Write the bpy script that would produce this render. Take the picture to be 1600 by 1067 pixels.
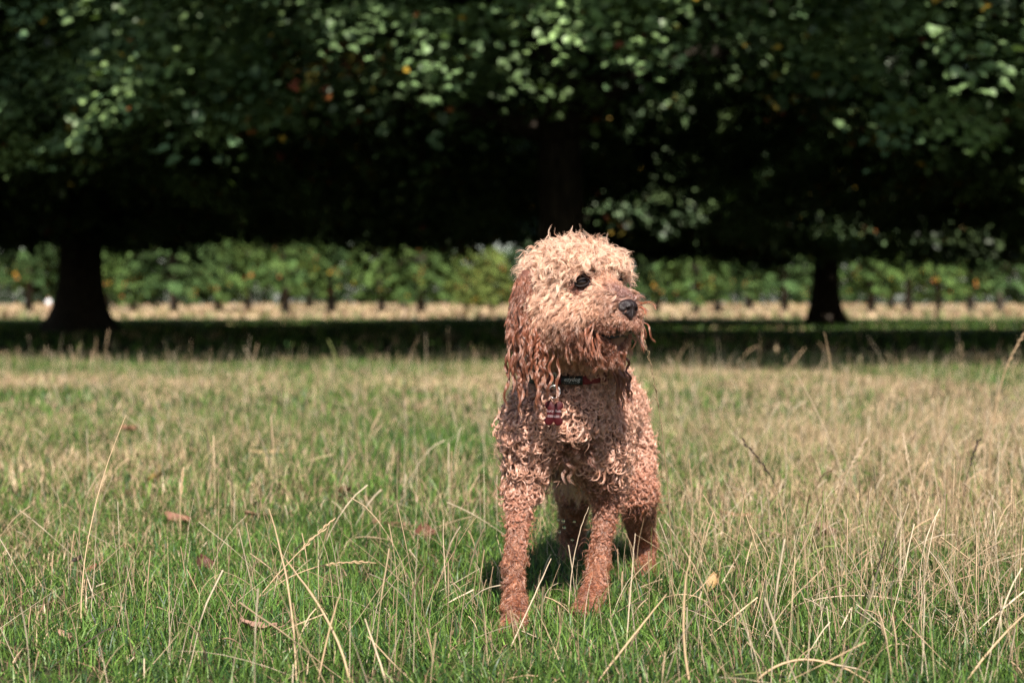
import bpy, math, random
import numpy as np
from mathutils import Vector, Matrix

for o in list(bpy.data.objects):
    bpy.data.objects.remove(o, do_unlink=True)
scene = bpy.context.scene
COL = scene.collection
rng = np.random.default_rng(7)
random.seed(7)

# ------------------------------------------------------------------ camera
CAM_H, FPX, W0, H0, HORIZON = 0.45, 2800.0, 1600.0, 1067.0, 485.0
PITCH = math.atan((H0 / 2 - HORIZON) / FPX)
cam_d = bpy.data.cameras.new('camera')
cam = bpy.data.objects.new('camera', cam_d)
COL.objects.link(cam)
cam.location = (0, 0, CAM_H)
cam.rotation_euler = (math.pi / 2 - PITCH, 0, 0)
cam_d.sensor_width = 36.0
cam_d.sensor_fit = 'HORIZONTAL'
cam_d.lens = FPX / W0 * 36.0
cam_d.clip_start = 0.05
cam_d.clip_end = 6000
cam_d.dof.use_dof = True
cam_d.dof.focus_distance = 2.56
cam_d.dof.aperture_fstop = 5.0
cam_d.dof.aperture_blades = 7
scene.camera = cam

# ------------------------------------------------------------------ sky, sun, exposure
SUN_EL = math.radians(45)
SUN_DIR = Vector((0.10, -0.995, 0)).normalized()          # horizontal direction towards the sun
to_sun = Vector((SUN_DIR.x * math.cos(SUN_EL), SUN_DIR.y * math.cos(SUN_EL), math.sin(SUN_EL)))
world = bpy.data.worlds.new('World')
scene.world = world
world.use_nodes = True
wn = world.node_tree
wn.nodes.clear()
sky = wn.nodes.new('ShaderNodeTexSky')
sky.sky_type = 'NISHITA'
sky.sun_disc = False
sky.sun_elevation = SUN_EL
sky.sun_rotation = math.atan2(SUN_DIR.x, SUN_DIR.y)
sky.air_density = 1.0
sky.dust_density = 1.2
bg = wn.nodes.new('ShaderNodeBackground')
bg.inputs['Strength'].default_value = 0.07
wo = wn.nodes.new('ShaderNodeOutputWorld')
wn.links.new(sky.outputs[0], bg.inputs[0])
wn.links.new(bg.outputs[0], wo.inputs[0])

sun_d = bpy.data.lights.new('sun', 'SUN')
sun_d.energy = 5.0
sun_d.angle = math.radians(0.53)
sun_d.color = (1.0, 0.93, 0.84)
sun = bpy.data.objects.new('sun', sun_d)
COL.objects.link(sun)
sun.location = (0, 0, 60)
sun.rotation_euler = to_sun.to_track_quat('Z', 'Y').to_euler()

scene.view_settings.view_transform = 'Standard'
scene.view_settings.look = 'None'
scene.view_settings.exposure = 1.0
scene.view_settings.gamma = 1.0
scene.render.engine = 'CYCLES'
scene.cycles.use_denoising = True
scene.cycles.denoiser = 'OPENIMAGEDENOISE'
scene.cycles.denoising_prefilter = 'NONE'
scene.cycles.max_bounces = 8
scene.cycles.diffuse_bounces = 3
scene.cycles.glossy_bounces = 3
scene.cycles.transmission_bounces = 6
scene.cycles.transparent_max_bounces = 8

# ------------------------------------------------------------------ helpers
def P(px, py, Y):
    """World point on the sight line of photo pixel (px, py) at depth Y: used to measure the place."""
    u, v = (px - W0 / 2) / FPX, (H0 / 2 - py) / FPX
    d = np.array([u, math.cos(PITCH) + v * math.sin(PITCH), -math.sin(PITCH) + v * math.cos(PITCH)])
    return np.array([0, 0, CAM_H]) + d * (Y / d[1])

def ground_z(y):
    y = np.asarray(y, float)
    return np.where(y < 130, 0.0, np.interp(y, [0, 130, 185, 300, 420, 6000], [0, 0, 0.05, 1.45, 1.8, 1.8]))

def tag(o, label=None, cat=None, group=None, kind=None):
    if label: o['label'] = label
    if cat: o['category'] = cat
    if group: o['group'] = group
    if kind: o['kind'] = kind
    return o

def empty(name, loc=(0, 0, 0)):
    o = bpy.data.objects.new(name, None)
    o.empty_display_size = 0.05
    o.location = loc
    COL.objects.link(o)
    return o

def np_mesh(name, verts, faces, cols=None, smooth=False, extra=None):
    """faces: (n,k) int array, or a list of such arrays."""
    me = bpy.data.meshes.new(name)
    verts = np.ascontiguousarray(verts, dtype=np.float32)
    if not isinstance(faces, (list, tuple)):
        faces = [faces]
    faces = [np.asarray(f, dtype=np.int32) for f in faces if len(f)]
    me.vertices.add(len(verts))
    me.vertices.foreach_set('co', verts.ravel())
    loops = np.concatenate([f.ravel() for f in faces])
    tot = np.concatenate([np.full(len(f), f.shape[1], np.int32) for f in faces])
    start = np.concatenate([[0], np.cumsum(tot)[:-1]]).astype(np.int32)
    me.loops.add(len(loops))
    me.loops.foreach_set('vertex_index', loops)
    me.polygons.add(len(tot))
    me.polygons.foreach_set('loop_start', start)
    me.polygons.foreach_set('loop_total', tot)
    if smooth:
        me.polygons.foreach_set('use_smooth', np.ones(len(tot), bool))
    if cols is not None:
        a = me.attributes.new('col', 'FLOAT_COLOR', 'POINT')
        c = np.ones((len(verts), 4), np.float32)
        c[:, :3] = cols
        a.data.foreach_set('color', c.ravel())
    me.update(calc_edges=True)
    me.validate()
    return me

def obj(name, me, mat=None, parent=None, loc=None):
    o = bpy.data.objects.new(name, me)
    COL.objects.link(o)
    if mat is not None and len(me.materials) == 0:
        me.materials.append(mat)
    if parent is not None:
        o.parent = parent
    if loc is not None:
        o.location = loc
    return o

def tube(path, radii, sides=8, cap=True, wob=None):
    """Verts and faces of a tapered tube along path."""
    path = np.asarray(path, float)
    n = len(path)
    radii = np.broadcast_to(np.asarray(radii, float), (n,))
    T = np.gradient(path, axis=0)
    T /= np.linalg.norm(T, axis=1, keepdims=True) + 1e-12
    ref = np.array([0.0, 0, 1.0])
    if abs(T[0] @ ref) > 0.9:
        ref = np.array([1.0, 0, 0])
    V = np.empty((n, sides, 3))
    a = np.linspace(0, 2 * math.pi, sides, endpoint=False)
    e1 = ref - (ref @ T[0]) * T[0]
    for i in range(n):
        e1 = e1 - (e1 @ T[i]) * T[i]
        e1 /= np.linalg.norm(e1) + 1e-12
        e2 = np.cross(T[i], e1)
        r = radii[i] * (np.ones(sides) if wob is None else wob[i])
        V[i] = path[i] + (np.cos(a) * r)[:, None] * e1 + (np.sin(a) * r)[:, None] * e2
    idx = np.arange(n * sides).reshape(n, sides)
    q = np.stack([idx[:-1], np.roll(idx[:-1], -1, 1), np.roll(idx[1:], -1, 1), idx[1:]], -1).reshape(-1, 4)
    V = V.reshape(-1, 3)
    fs = [q]
    if cap:
        V = np.vstack([V, path[0], path[-1]])
        c0, c1 = n * sides, n * sides + 1
        t0 = np.stack([np.full(sides, c0), np.roll(idx[0], -1), idx[0]], -1)
        t1 = np.stack([np.full(sides, c1), idx[-1], np.roll(idx[-1], -1)], -1)
        fs += [np.vstack([t0, t1])]
    return V, fs

class MB:
    """Collects shapes into one mesh."""
    def __init__(s): s.v, s.f, s.c, s.n = [], [], [], 0
    def add(s, V, fs, col=None):
        V = np.asarray(V, float)
        s.v.append(V)
        for f in (fs if isinstance(fs, (list, tuple)) else [fs]):
            s.f.append(np.asarray(f) + s.n)
        s.c.append(np.tile(col, (len(V), 1)) if col is not None else np.full((len(V), 3), 0.5))
        s.n += len(V)
    def mesh(s, name, smooth=True):
        g = {}
        for f in s.f: g.setdefault(f.shape[1], []).append(f)
        return np_mesh(name, np.vstack(s.v), [np.vstack(x) for x in g.values()], np.vstack(s.c), smooth)

def surface_nets(val, origin, h):
    """Naive surface nets: a quad mesh of the zero level of a sampled distance field."""
    ins = val < 0
    nx, ny, nz = val.shape
    cs = (nx - 1, ny - 1, nz - 1)
    acc = np.zeros(cs + (3,)); cnt = np.zeros(cs)
    corners = [(i, j, k) for i in (0, 1) for j in (0, 1) for k in (0, 1)]
    sl = lambda c: val[c[0]:c[0] + cs[0], c[1]:c[1] + cs[1], c[2]:c[2] + cs[2]]
    for a in corners:
        for ax in range(3):
            if a[ax] == 1: continue
            b = list(a); b[ax] = 1
            va, vb = sl(a), sl(b)
            m = (va < 0) != (vb < 0)
            t = np.where(m, va / np.where(m, va - vb, 1), 0)
            for q in range(3):
                acc[..., q] += np.where(m, a[q] + (t if q == ax else 0), 0)
            cnt += m
    act = cnt > 0
    idx = -np.ones(cs, int)
    idx[act] = np.arange(act.sum())
    I = np.argwhere(act)
    V = (I + acc[act] / cnt[act][:, None]) * h + origin
    quads = []
    for ax in range(3):
        b1, b2 = [(1, 2), (2, 0), (0, 1)][ax]
        s0 = [slice(None)] * 3; s1 = [slice(None)] * 3
        s0[ax] = slice(0, -1); s1[ax] = slice(1, None)
        A, B = ins[tuple(s0)], ins[tuple(s1)]
        cr = np.argwhere(A != B)
        cr = cr[(cr[:, b1] > 0) & (cr[:, b2] > 0) & (cr[:, b1] < val.shape[b1] - 1) & (cr[:, b2] < val.shape[b2] - 1)]
        d1 = np.zeros(3, int); d1[b1] = 1
        d2 = np.zeros(3, int); d2[b2] = 1
        g = lambda c: idx[c[:, 0], c[:, 1], c[:, 2]]
        q = np.stack([g(cr - d1 - d2), g(cr - d2), g(cr), g(cr - d1)], -1)
        flip = ~A[cr[:, 0], cr[:, 1], cr[:, 2]]
        q[flip] = q[flip][:, ::-1]
        quads.append(q)
    return V, np.vstack(quads)

# materials ---------------------------------------------------------
def new_mat(name):
    m = bpy.data.materials.new(name)
    m.use_nodes = True
    nt = m.node_tree
    nt.nodes.clear()
    out = nt.nodes.new('ShaderNodeOutputMaterial')
    return m, nt, out

def plain(name, col, rough=0.6, metal=0.0, spec=0.5, noise=0.0, nscale=40, bump=0.0, trans=0.0, coat=0.0):
    m, nt, out = new_mat(name)
    b = nt.nodes.new('ShaderNodeBsdfPrincipled')
    b.inputs['Base Color'].default_value = (*col, 1)
    b.inputs['Roughness'].default_value = rough
    b.inputs['Metallic'].default_value = metal
    b.inputs['Specular IOR Level'].default_value = spec
    b.inputs['Transmission Weight'].default_value = trans
    b.inputs['Coat Weight'].default_value = coat
    if noise or bump:
        tc = nt.nodes.new('ShaderNodeTexCoord')
        nz = nt.nodes.new('ShaderNodeTexNoise')
        nz.inputs['Scale'].default_value = nscale
        nz.inputs['Detail'].default_value = 6
        nt.links.new(tc.outputs['Object'], nz.inputs['Vector'])
        if noise:
            mr = nt.nodes.new('ShaderNodeMapRange')
            mr.inputs['To Min'].default_value = 1 - noise
            mr.inputs['To Max'].default_value = 1 + noise
            nt.links.new(nz.outputs['Fac'], mr.inputs['Value'])
            mx = nt.nodes.new('ShaderNodeMix'); mx.data_type = 'RGBA'; mx.blend_type = 'MULTIPLY'
            mx.inputs['Factor'].default_value = 1
            mx.inputs[6].default_value = (*col, 1)
            nt.links.new(mr.outputs[0], mx.inputs[7])
            nt.links.new(mx.outputs[2], b.inputs['Base Color'])
        if bump:
            bp = nt.nodes.new('ShaderNodeBump')
            bp.inputs['Strength'].default_value = bump
            bp.inputs['Distance'].default_value = 0.02
            nt.links.new(nz.outputs['Fac'], bp.inputs['Height'])
            nt.links.new(bp.outputs[0], b.inputs['Normal'])
    nt.links.new(b.outputs[0], out.inputs['Surface'])
    return m

def leafy(name, rough=0.45, transl=0.35, spec=0.4, tcol=(1.0, 1.1, 0.55)):
    """Thin leaves and blades: colour from the 'col' attribute, part of the light passes through."""
    m, nt, out = new_mat(name)
    at = nt.nodes.new('ShaderNodeAttribute'); at.attribute_name = 'col'
    b = nt.nodes.new('ShaderNodeBsdfPrincipled')
    b.inputs['Roughness'].default_value = rough
    b.inputs['Specular IOR Level'].default_value = spec
    nt.links.new(at.outputs['Color'], b.inputs['Base Color'])
    tr = nt.nodes.new('ShaderNodeBsdfTranslucent')
    mx = nt.nodes.new('ShaderNodeMix'); mx.data_type = 'RGBA'; mx.blend_type = 'MULTIPLY'
    mx.inputs['Factor'].default_value = 1
    mx.inputs[7].default_value = (*tcol, 1)
    nt.links.new(at.outputs['Color'], mx.inputs[6])
    nt.links.new(mx.outputs[2], tr.inputs['Color'])
    ms = nt.nodes.new('ShaderNodeMixShader')
    ms.inputs[0].default_value = transl
    nt.links.new(b.outputs[0], ms.inputs[1])
    nt.links.new(tr.outputs[0], ms.inputs[2])
    nt.links.new(ms.outputs[0], out.inputs['Surface'])
    return m
# ================================================================== noise used to vary colours over the field
_ng = np.random.default_rng(3).random((256, 256))
def vnoise(x, y):
    x = np.asarray(x, float); y = np.asarray(y, float)
    xi, yi = np.floor(x).astype(int), np.floor(y).astype(int)
    fx, fy = x - xi, y - yi
    fx = fx * fx * (3 - 2 * fx); fy = fy * fy * (3 - 2 * fy)
    g = lambda a, b: _ng[a % 256, b % 256]
    return (g(xi, yi) * (1 - fx) + g(xi + 1, yi) * fx) * (1 - fy) + (g(xi, yi + 1) * (1 - fx) + g(xi + 1, yi + 1) * fx) * fy
def fbm(x, y):
    return (vnoise(x, y) + .5 * vnoise(2.1 * x + 9, 2.1 * y + 4) + .25 * vnoise(4.3 * x + 1, 4.3 * y + 7)) / 1.75

# ================================================================== ground
gm, nt, out = new_mat('field_soil_and_thatch')
tc = nt.nodes.new('ShaderNodeTexCoord')
n1 = nt.nodes.new('ShaderNodeTexNoise'); n1.inputs['Scale'].default_value = 26; n1.inputs['Detail'].default_value = 9
n2 = nt.nodes.new('ShaderNodeTexNoise'); n2.inputs['Scale'].default_value = .8; n2.inputs['Detail'].default_value = 4
nt.links.new(tc.outputs['Object'], n1.inputs['Vector']); nt.links.new(tc.outputs['Object'], n2.inputs['Vector'])
cr1 = nt.nodes.new('ShaderNodeValToRGB')
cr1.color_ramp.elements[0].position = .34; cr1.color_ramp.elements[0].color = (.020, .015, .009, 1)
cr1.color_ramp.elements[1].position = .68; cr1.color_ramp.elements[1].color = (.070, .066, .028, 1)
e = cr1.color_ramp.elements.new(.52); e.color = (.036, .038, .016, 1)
nt.links.new(n1.outputs['Fac'], cr1.inputs['Fac'])
sx = nt.nodes.new('ShaderNodeSeparateXYZ'); nt.links.new(tc.outputs['Object'], sx.inputs[0])
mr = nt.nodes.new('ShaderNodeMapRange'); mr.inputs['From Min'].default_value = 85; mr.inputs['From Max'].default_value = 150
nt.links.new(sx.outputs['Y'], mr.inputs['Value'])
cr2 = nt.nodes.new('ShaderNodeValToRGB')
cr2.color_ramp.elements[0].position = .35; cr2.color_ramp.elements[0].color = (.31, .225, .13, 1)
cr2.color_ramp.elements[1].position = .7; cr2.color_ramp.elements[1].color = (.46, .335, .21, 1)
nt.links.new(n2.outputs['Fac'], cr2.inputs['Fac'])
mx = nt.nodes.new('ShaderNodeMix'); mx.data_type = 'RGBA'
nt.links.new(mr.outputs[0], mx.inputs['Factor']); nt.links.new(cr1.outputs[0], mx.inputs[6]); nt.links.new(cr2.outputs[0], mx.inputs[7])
bs = nt.nodes.new('ShaderNodeBsdfPrincipled'); bs.inputs['Roughness'].default_value = .95; bs.inputs['Specular IOR Level'].default_value = .15
nt.links.new(mx.outputs[2], bs.inputs['Base Color'])
bp = nt.nodes.new('ShaderNodeBump'); bp.inputs['Strength'].default_value = .7; bp.inputs['Distance'].default_value = .02
nt.links.new(n1.outputs['Fac'], bp.inputs['Height']); nt.links.new(bp.outputs[0], bs.inputs['Normal'])
nt.links.new(bs.outputs[0], out.inputs['Surface'])
ys = np.concatenate([[-400, -40, 0], np.linspace(1, 18, 35), np.linspace(20, 120, 26), np.linspace(130, 420, 40), [700, 1500, 4000]])
xs = np.concatenate([[-3000, -600, -120], np.linspace(-40, 40, 61), [120, 600, 3000]])
GX, GY = np.meshgrid(xs, ys, indexing='ij')
GZ = ground_z(GY)
near = (np.abs(GX) <= 40) & (GY > 5) & (GY < 125)
GZ = GZ + np.where(near, (fbm(GX * .35, GY * .35) - .5) * .05 * np.clip((GY - 5) / 8, 0, 1), 0)
ix = np.arange(GX.size).reshape(GX.shape)
q = np.stack([ix[:-1, :-1], ix[1:, :-1], ix[1:, 1:], ix[:-1, 1:]], -1).reshape(-1, 4)
tag(obj('ground', np_mesh('ground', np.stack([GX.ravel(), GY.ravel(), GZ.ravel()], 1), q, smooth=True), gm), 'dry summer grassland under and beyond the trees', kind='structure')

# ================================================================== trees
bark_m, nt, out = new_mat('bark')
tc = nt.nodes.new('ShaderNodeTexCoord'); mp = nt.nodes.new('ShaderNodeMapping'); mp.inputs['Scale'].default_value = (7, 7, 1.6)
nt.links.new(tc.outputs['Object'], mp.inputs[0])
nz = nt.nodes.new('ShaderNodeTexNoise'); nz.inputs['Scale'].default_value = 3; nz.inputs['Detail'].default_value = 8
nt.links.new(mp.outputs[0], nz.inputs['Vector'])
crb = nt.nodes.new('ShaderNodeValToRGB')
crb.color_ramp.elements[0].position = .35; crb.color_ramp.elements[0].color = (.022, .018, .014, 1)
crb.color_ramp.elements[1].position = .7; crb.color_ramp.elements[1].color = (.085, .068, .052, 1)
nt.links.new(nz.outputs['Fac'], crb.inputs['Fac'])
bs = nt.nodes.new('ShaderNodeBsdfPrincipled'); bs.inputs['Roughness'].default_value = .9; bs.inputs['Specular IOR Level'].default_value = .2
nt.links.new(crb.outputs[0], bs.inputs['Base Color'])
bp = nt.nodes.new('ShaderNodeBump'); bp.inputs['Strength'].default_value = 1; bp.inputs['Distance'].default_value = .06
nt.links.new(nz.outputs['Fac'], bp.inputs['Height']); nt.links.new(bp.outputs[0], bs.inputs['Normal'])
nt.links.new(bs.outputs[0], out.inputs['Surface'])
leaf_m = leafy('tree_leaf', rough=.48, transl=.22, spec=.5)
far_leaf_m = leafy('far_tree_leaf', rough=.7, transl=.3, spec=.06)

LT = np.array([(0, 0, 0), (-.40, .16, .10), (-.36, .62, .10), (0, 1.0, -.06), (.36, .62, .10), (.40, .16, .10)])
LQ = np.array([[0, 3, 2, 1], [0, 5, 4, 3]])
def leaves_mesh(name, pos, ldir, lnor, size, col):
    n = len(pos)
    y = ldir / (np.linalg.norm(ldir, axis=1, keepdims=True) + 1e-9)
    z = lnor - (lnor * y).sum(1, keepdims=True) * y
    z /= np.linalg.norm(z, axis=1, keepdims=True) + 1e-9
    x = np.cross(y, z)
    V = pos[:, None] + size[:, None, None] * (LT[None, :, :1] * x[:, None] + LT[None, :, 1:2] * y[:, None] + LT[None, :, 2:] * z[:, None])
    F = (LQ[None] + (np.arange(n) * 6)[:, None, None]).reshape(-1, 4)
    return np_mesh(name, V.reshape(-1, 3), F, np.repeat(col, 6, 0))

def crown(name, seed, R, z0, z1, groups, palette, autumn=.04, prof=None, tv=.35):
    """groups: (n_sprays, leaves_each, leaf_size, spray_len, t_lo, t_hi, inner) ; sprays of leaves fill a crown volume."""
    g = np.random.default_rng(seed)
    prof = prof or ([0, .1, .28, .6, .85, 1], [.76, .90, 1, .88, .5, .08])
    PO, DI, NO, SZ, CO = [], [], [], [], []
    lob = g.uniform(0, 6.28, 5); 
    for (ns, nl, lsz, sl, tlo, thi, inner) in groups:
        t = g.uniform(tlo, thi, ns)
        a = g.uniform(0, 2 * math.pi, ns)
        fr = np.where(g.random(ns) < inner, np.sqrt(g.random(ns)), 1 - .22 * g.random(ns) ** 1.4)
        lobe = 1 + .07 * np.sin(3 * a + lob[0]) + .06 * np.sin(5 * a + lob[1] + 4 * t) + .05 * np.sin(9 * a + lob[2] + 9 * t)
        r = R * np.interp(t, *prof) * fr * lobe
        z = z0 + (z1 - z0) * t + (.30 * np.sin(4 * a + lob[3]) + .28 * np.sin(9 * a + lob[4] + r) + .30 * np.sin(1.7 * r + 3 * a)) * (t < .2)
        c = np.stack([r * np.cos(a), r * np.sin(a), z], 1)
        o = np.stack([np.cos(a), np.sin(a), 0 * a], 1); tg = np.stack([-np.sin(a), np.cos(a), 0 * a], 1)
        k = g.uniform(.6, 1.35, ns)
        tone = np.clip(g.normal(1, tv, ns), .35, 2.0)
        hue = g.random(ns)
        aut = g.random(ns) < autumn
        L = (g.random((ns, nl)) * 2 - 1) * sl * k[:, None]
        W = g.normal(0, .34, (ns, nl)) * sl * k[:, None] * (1.1 - np.abs(L) / (sl * 1.6))
        H = g.normal(0, .10, (ns, nl)) * sl - .42 * sl * ((L / sl + .35) ** 2) * (L > -.35 * sl)
        p = c[:, None] + L[..., None] * o[:, None] + W[..., None] * tg[:, None] + H[..., None] * UPV
        p[..., 2] = np.maximum(p[..., 2], (z0 - .45 + .35 * np.sin(2.3 * c[:, 0]) * np.sin(1.9 * c[:, 1]))[:, None] + .4 * g.random((ns, nl)))
        d = o[:, None] * .7 + tg[:, None] * np.sign(W)[..., None] * .6 + UPV * -.45 + g.normal(0, .35, (ns, nl, 3))
        nn = UPV * .75 + o[:, None] * .55 + g.normal(0, .35, (ns, nl, 3))
        base = palette[0] * (1 - hue[:, None]) + palette[1] * hue[:, None]
        colr = (base * tone[:, None])[:, None] * np.clip(g.normal(1, .18, (ns, nl, 1)), .5, 1.7)
        am = (g.random((ns, nl)) < .012) | (aut[:, None] & (g.random((ns, nl)) < .35))
        acol = np.array([(.42, .27, .035), (.36, .13, .04), (.25, .20, .04), (.20, .055, .03)])[g.integers(0, 4, (ns, nl))]
        colr = np.where(am[..., None], acol, colr)
        PO.append(p.reshape(-1, 3)); DI.append(d.reshape(-1, 3)); NO.append(nn.reshape(-1, 3))
        SZ.append((lsz * g.uniform(.7, 1.25, (ns, nl))).ravel()); CO.append(colr.reshape(-1, 3))
    return leaves_mesh(name, *[np.concatenate(x) for x in (PO, DI, NO, SZ, CO)])
UPV = np.array([0, 0, 1.0])

def trunk_mesh(name, seed, r, hgt, flare=.8, sides=20, kink=.1):
    g = np.random.default_rng(seed)
    zs = np.array([-.15, 0, .12, .3, .55, .9, 1.4, 2, 2.8, 3.8, hgt])
    zs = zs[zs <= hgt]
    a = np.linspace(0, 2 * math.pi, sides, endpoint=False)
    ph = g.uniform(0, 6.28, 4)
    wob, rad, path = [], [], []
    for z in zs:
        f = math.exp(-max(z, 0) / .42)
        rad.append(r * (1 + flare * f - .05 * z))
        wob.append(1 + f * .16 * np.sin(4 * a + ph[0]) + f * .08 * np.sin(7 * a + ph[1]) + .04 * np.sin(5 * a + ph[2] + z) + .02 * np.sin(11 * a + ph[3] + 2 * z))
        path.append((kink * math.sin(z * .7 + ph[0]) * z / hgt, kink * math.cos(z * .8 + ph[1]) * z / hgt, z))
    V, fs = tube(np.array(path), np.array(rad), sides, True, np.array(wob))
    return np_mesh(name, V, fs, smooth=True)

def limbs_mesh(name, seed, r, z_lo, z_hi, R, n=14, rise=3.5):
    g = np.random.default_rng(seed); mb = MB()
    for i in range(n):
        a = i * 2.4 + g.uniform(-.3, .3); z = g.uniform(z_lo, z_hi); ln = R * g.uniform(.6, .9); up = rise * g.uniform(.1, 1)
        t = np.linspace(0, 1, 8)
        p = np.stack([np.cos(a + .25 * t * g.normal()) * ln * t, np.sin(a + .2 * t * g.normal()) * ln * t, z + up * np.sin(t * 2.4) - .4 * t * t], 1)
        mb.add(*tube(p, r * np.interp(t, [0, 1], [.42, .06]) * g.uniform(.7, 1.1), 7))
    p = np.array([(0, 0, z_lo), (.1, .1, (z_lo + z_hi) / 2), (.2, 0, z_hi), (.1, -.2, z_hi + 3)])
    mb.add(*tube(p, [r * .8, r * .6, r * .45, r * .2], 10))
    return mb.mesh(name)

GREEN = (np.array([.066, .110, .052]), np.array([.094, .140, .054]))
near_crown = crown('crown', 11, 10.2, 2.05, 13.5, [(760, 215, .074, .74, 0, .24, .10), (900, 26, .44, 1.1, .25, 1, .5), (330, 70, .10, 1.0, .04, .2, 1.0)], (GREEN[0] * np.array([1.38, 1.42, 1.40]), GREEN[1] * np.array([1.42, 1.42, 1.30])), .06)
mid_crown = crown('crown', 13, 9.2, 2.2, 13.5, [(800, 50, .17, .85, 0, .24, .3), (480, 26, .46, 1.2, .22, 1, .55), (320, 34, .24, 1.1, .02, .16, 1.0)], GREEN, .05)
limb_me = limbs_mesh('limbs', 21, .45, 2.6, 5.5, 8.5)
trunk_mes = [trunk_mesh('trunk', 31 + i, (.45, .45, .45, .27)[i], 5.5, .85, kink=.12) for i in range(4)]
tn_ = 0
def big_tree(x, y, rz, cm, label, s=1.0, ti=0, base=None):
    global tn_
    e = empty('lime_tree', (x, y, float(ground_z(y))))
    e.rotation_euler.z = rz
    e.scale = (s, s, 1.0)
    tag(e, label, 'tree', 'large lime trees casting the deep shade')
    obj('trunk', trunk_mes[ti], bark_m, e); obj('limbs', limb_me, bark_m, e)
    c = obj('crown', cm, leaf_m, e)
    if base: c.location.z = base - 2.0                      # browse line
    return e
XY = lambda px, Y: (px - 800) / FPX * Y
big_tree(-11.6, 23.6, 0.4, near_crown, 'nearest tree on the left, its drooping leaves filling the upper left', 1.06)
big_tree(12.6, 23.8, 2.2, near_crown, 'nearest tree on the right, its drooping leaves filling the upper right', 1.06, 1)
big_tree(XY(125, 36), 36, 1.0, mid_crown, 'big shaded tree whose thick flared trunk stands at far left', .98, 0, 2.15)
big_tree(XY(882, 22.8), 22.8, 2.7, near_crown, 'nearest central tree whose dark trunk rises directly behind the dog\'s head', 1.13, 3)
big_tree(XY(1290, 55), 55, 4.1, mid_crown, 'shaded tree whose flared trunk stands right of the dog in the middle distance', .95, 2, 2.2)
big_tree(XY(905, 47), 47, .3, mid_crown, 'shaded tree hidden just behind the central trunk', .9, 0, 2.4)
big_tree(-17.2, 47, 1.9, mid_crown, 'shaded tree behind the left trunk with its stem out of the picture', 1.0, 0, 2.5)
big_tree(22.5, 48, 5.1, mid_crown, 'shaded tree at the right edge with its stem out of the picture', 1.0, 0, 2.1)
big_tree(XY(915, 60), 60, 3.3, mid_crown, 'shaded tree further back in line behind the dog\'s head', 1.0, 0, 3.0)
big_tree(XY(120, 62), 62, 2.4, mid_crown, 'shaded tree hidden further back behind the flared left trunk', 1.1, 0, 3.2)
big_tree(XY(955, 73), 73, 5.8, mid_crown, 'rearmost shaded tree in line behind the dog\'s head', 1.0, 0, 3.6)

# ---- far row, in the sun
FG = [(np.array([.070, .125, .040]), np.array([.105, .160, .045])), (np.array([.050, .095, .036]), np.array([.075, .120, .040])), (np.array([.13, .18, .05]), np.array([.16, .20, .055]))]
fprof = ([0, .12, .35, .65, .9, 1], [.72, .95, 1, .88, .5, .1])
far_c = [crown('crown', 41 + i, 3.25, (1.5, 1.9, 1.3)[i], 9.5, [(240, 44, .30, .70, 0, 1, .35)], FG[i], .03, fprof, .45) for i in range(3)]
far_t = [trunk_mesh('trunk', 51 + i, .36, 3.8, .5, 10, .2) for i in range(3)]
far_l = limbs_mesh('limbs', 61, .36, 2.4, 4.5, 3.2, 8, 2)
far = [(45, 176, 1, 1.15, 'left of the flared left trunk'), (118, 196, 1, 1.0, 'mostly hidden by the flared left trunk'),
       (209, 178, 0, .92, 'first to the right of the flared left trunk'), (272, 172, 1, 1.12, 'second to the right of the flared left trunk'),
       (341, 205, 0, 1.05, 'third to the right of the flared left trunk'), (447, 174, 0, 1.15, 'fourth to the right of the flared left trunk'),
       (518, 188, 1, 1.25, 'fifth to the right of the flared left trunk'), (596, 181, 0, 1.0, 'sixth to the right of the flared left trunk'),
       (658, 176, 0, 1.12, 'third to the left of the dog\'s head'), (728, 204, 2, .66, 'pale yellow-green, second to the left of the dog\'s head'),
       (768, 190, 2, .60, 'pale yellow-green and low, just left of the dog\'s head'), (1026, 186, 1, 1.05, 'first to the right of the dog\'s muzzle'),
       (1087, 175, 0, .9, 'second to the right of the dog\'s muzzle'), (1121, 194, 1, 1.1, 'third to the right of the dog\'s muzzle'),
       (1225, 180, 1, 1.0, 'just left of the flared right trunk'), (1361, 174, 0, .95, 'first to the right of the flared right trunk'),
       (1419, 196, 1, 1.1, 'second to the right of the flared right trunk'), (1466, 176, 0, .82, 'third to the right of the flared right trunk'),
       (1562, 192, 1, 1.15, 'at the right edge of the far row'),
       (167, 232, 0, 1.2, 'small and further back, showing right beside the flared left trunk'), (388, 226, 1, 1.15, 'further back, between the third and fourth right of the left trunk'),
       (484, 240, 0, 1.1, 'further back, between the fourth and fifth right of the left trunk'), (628, 228, 1, 1.1, 'further back, fourth to the left of the dog\'s head'),
       (1170, 236, 0, 1.2, 'further back, second to the left of the flared right trunk'), (1392, 230, 1, 1.1, 'further back, between the first two right of the right trunk'),
       (1516, 224, 0, 1.15, 'further back, second from the right edge')]
for i, (px, Y, v, s, where) in enumerate(far):
    e = empty('field_tree', (XY(px, Y), Y, float(ground_z(Y))))
    e.rotation_euler.z = i * 1.7; e.scale = (s * random.uniform(.82, 1.05), s * 1.05, s * random.uniform(1.15, 1.4))
    adj = ('sunlit green', 'darker green', 'sunlit')[v]
    tag(e, f'{adj} far-row tree, {where}', 'tree', 'row of trees across the far field')
    obj('trunk', far_t[i % 3], bark_m, e); obj('limbs', far_l, bark_m, e); obj('crown', far_c[v], far_leaf_m, e).location.z = random.uniform(-.55, .35)

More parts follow.
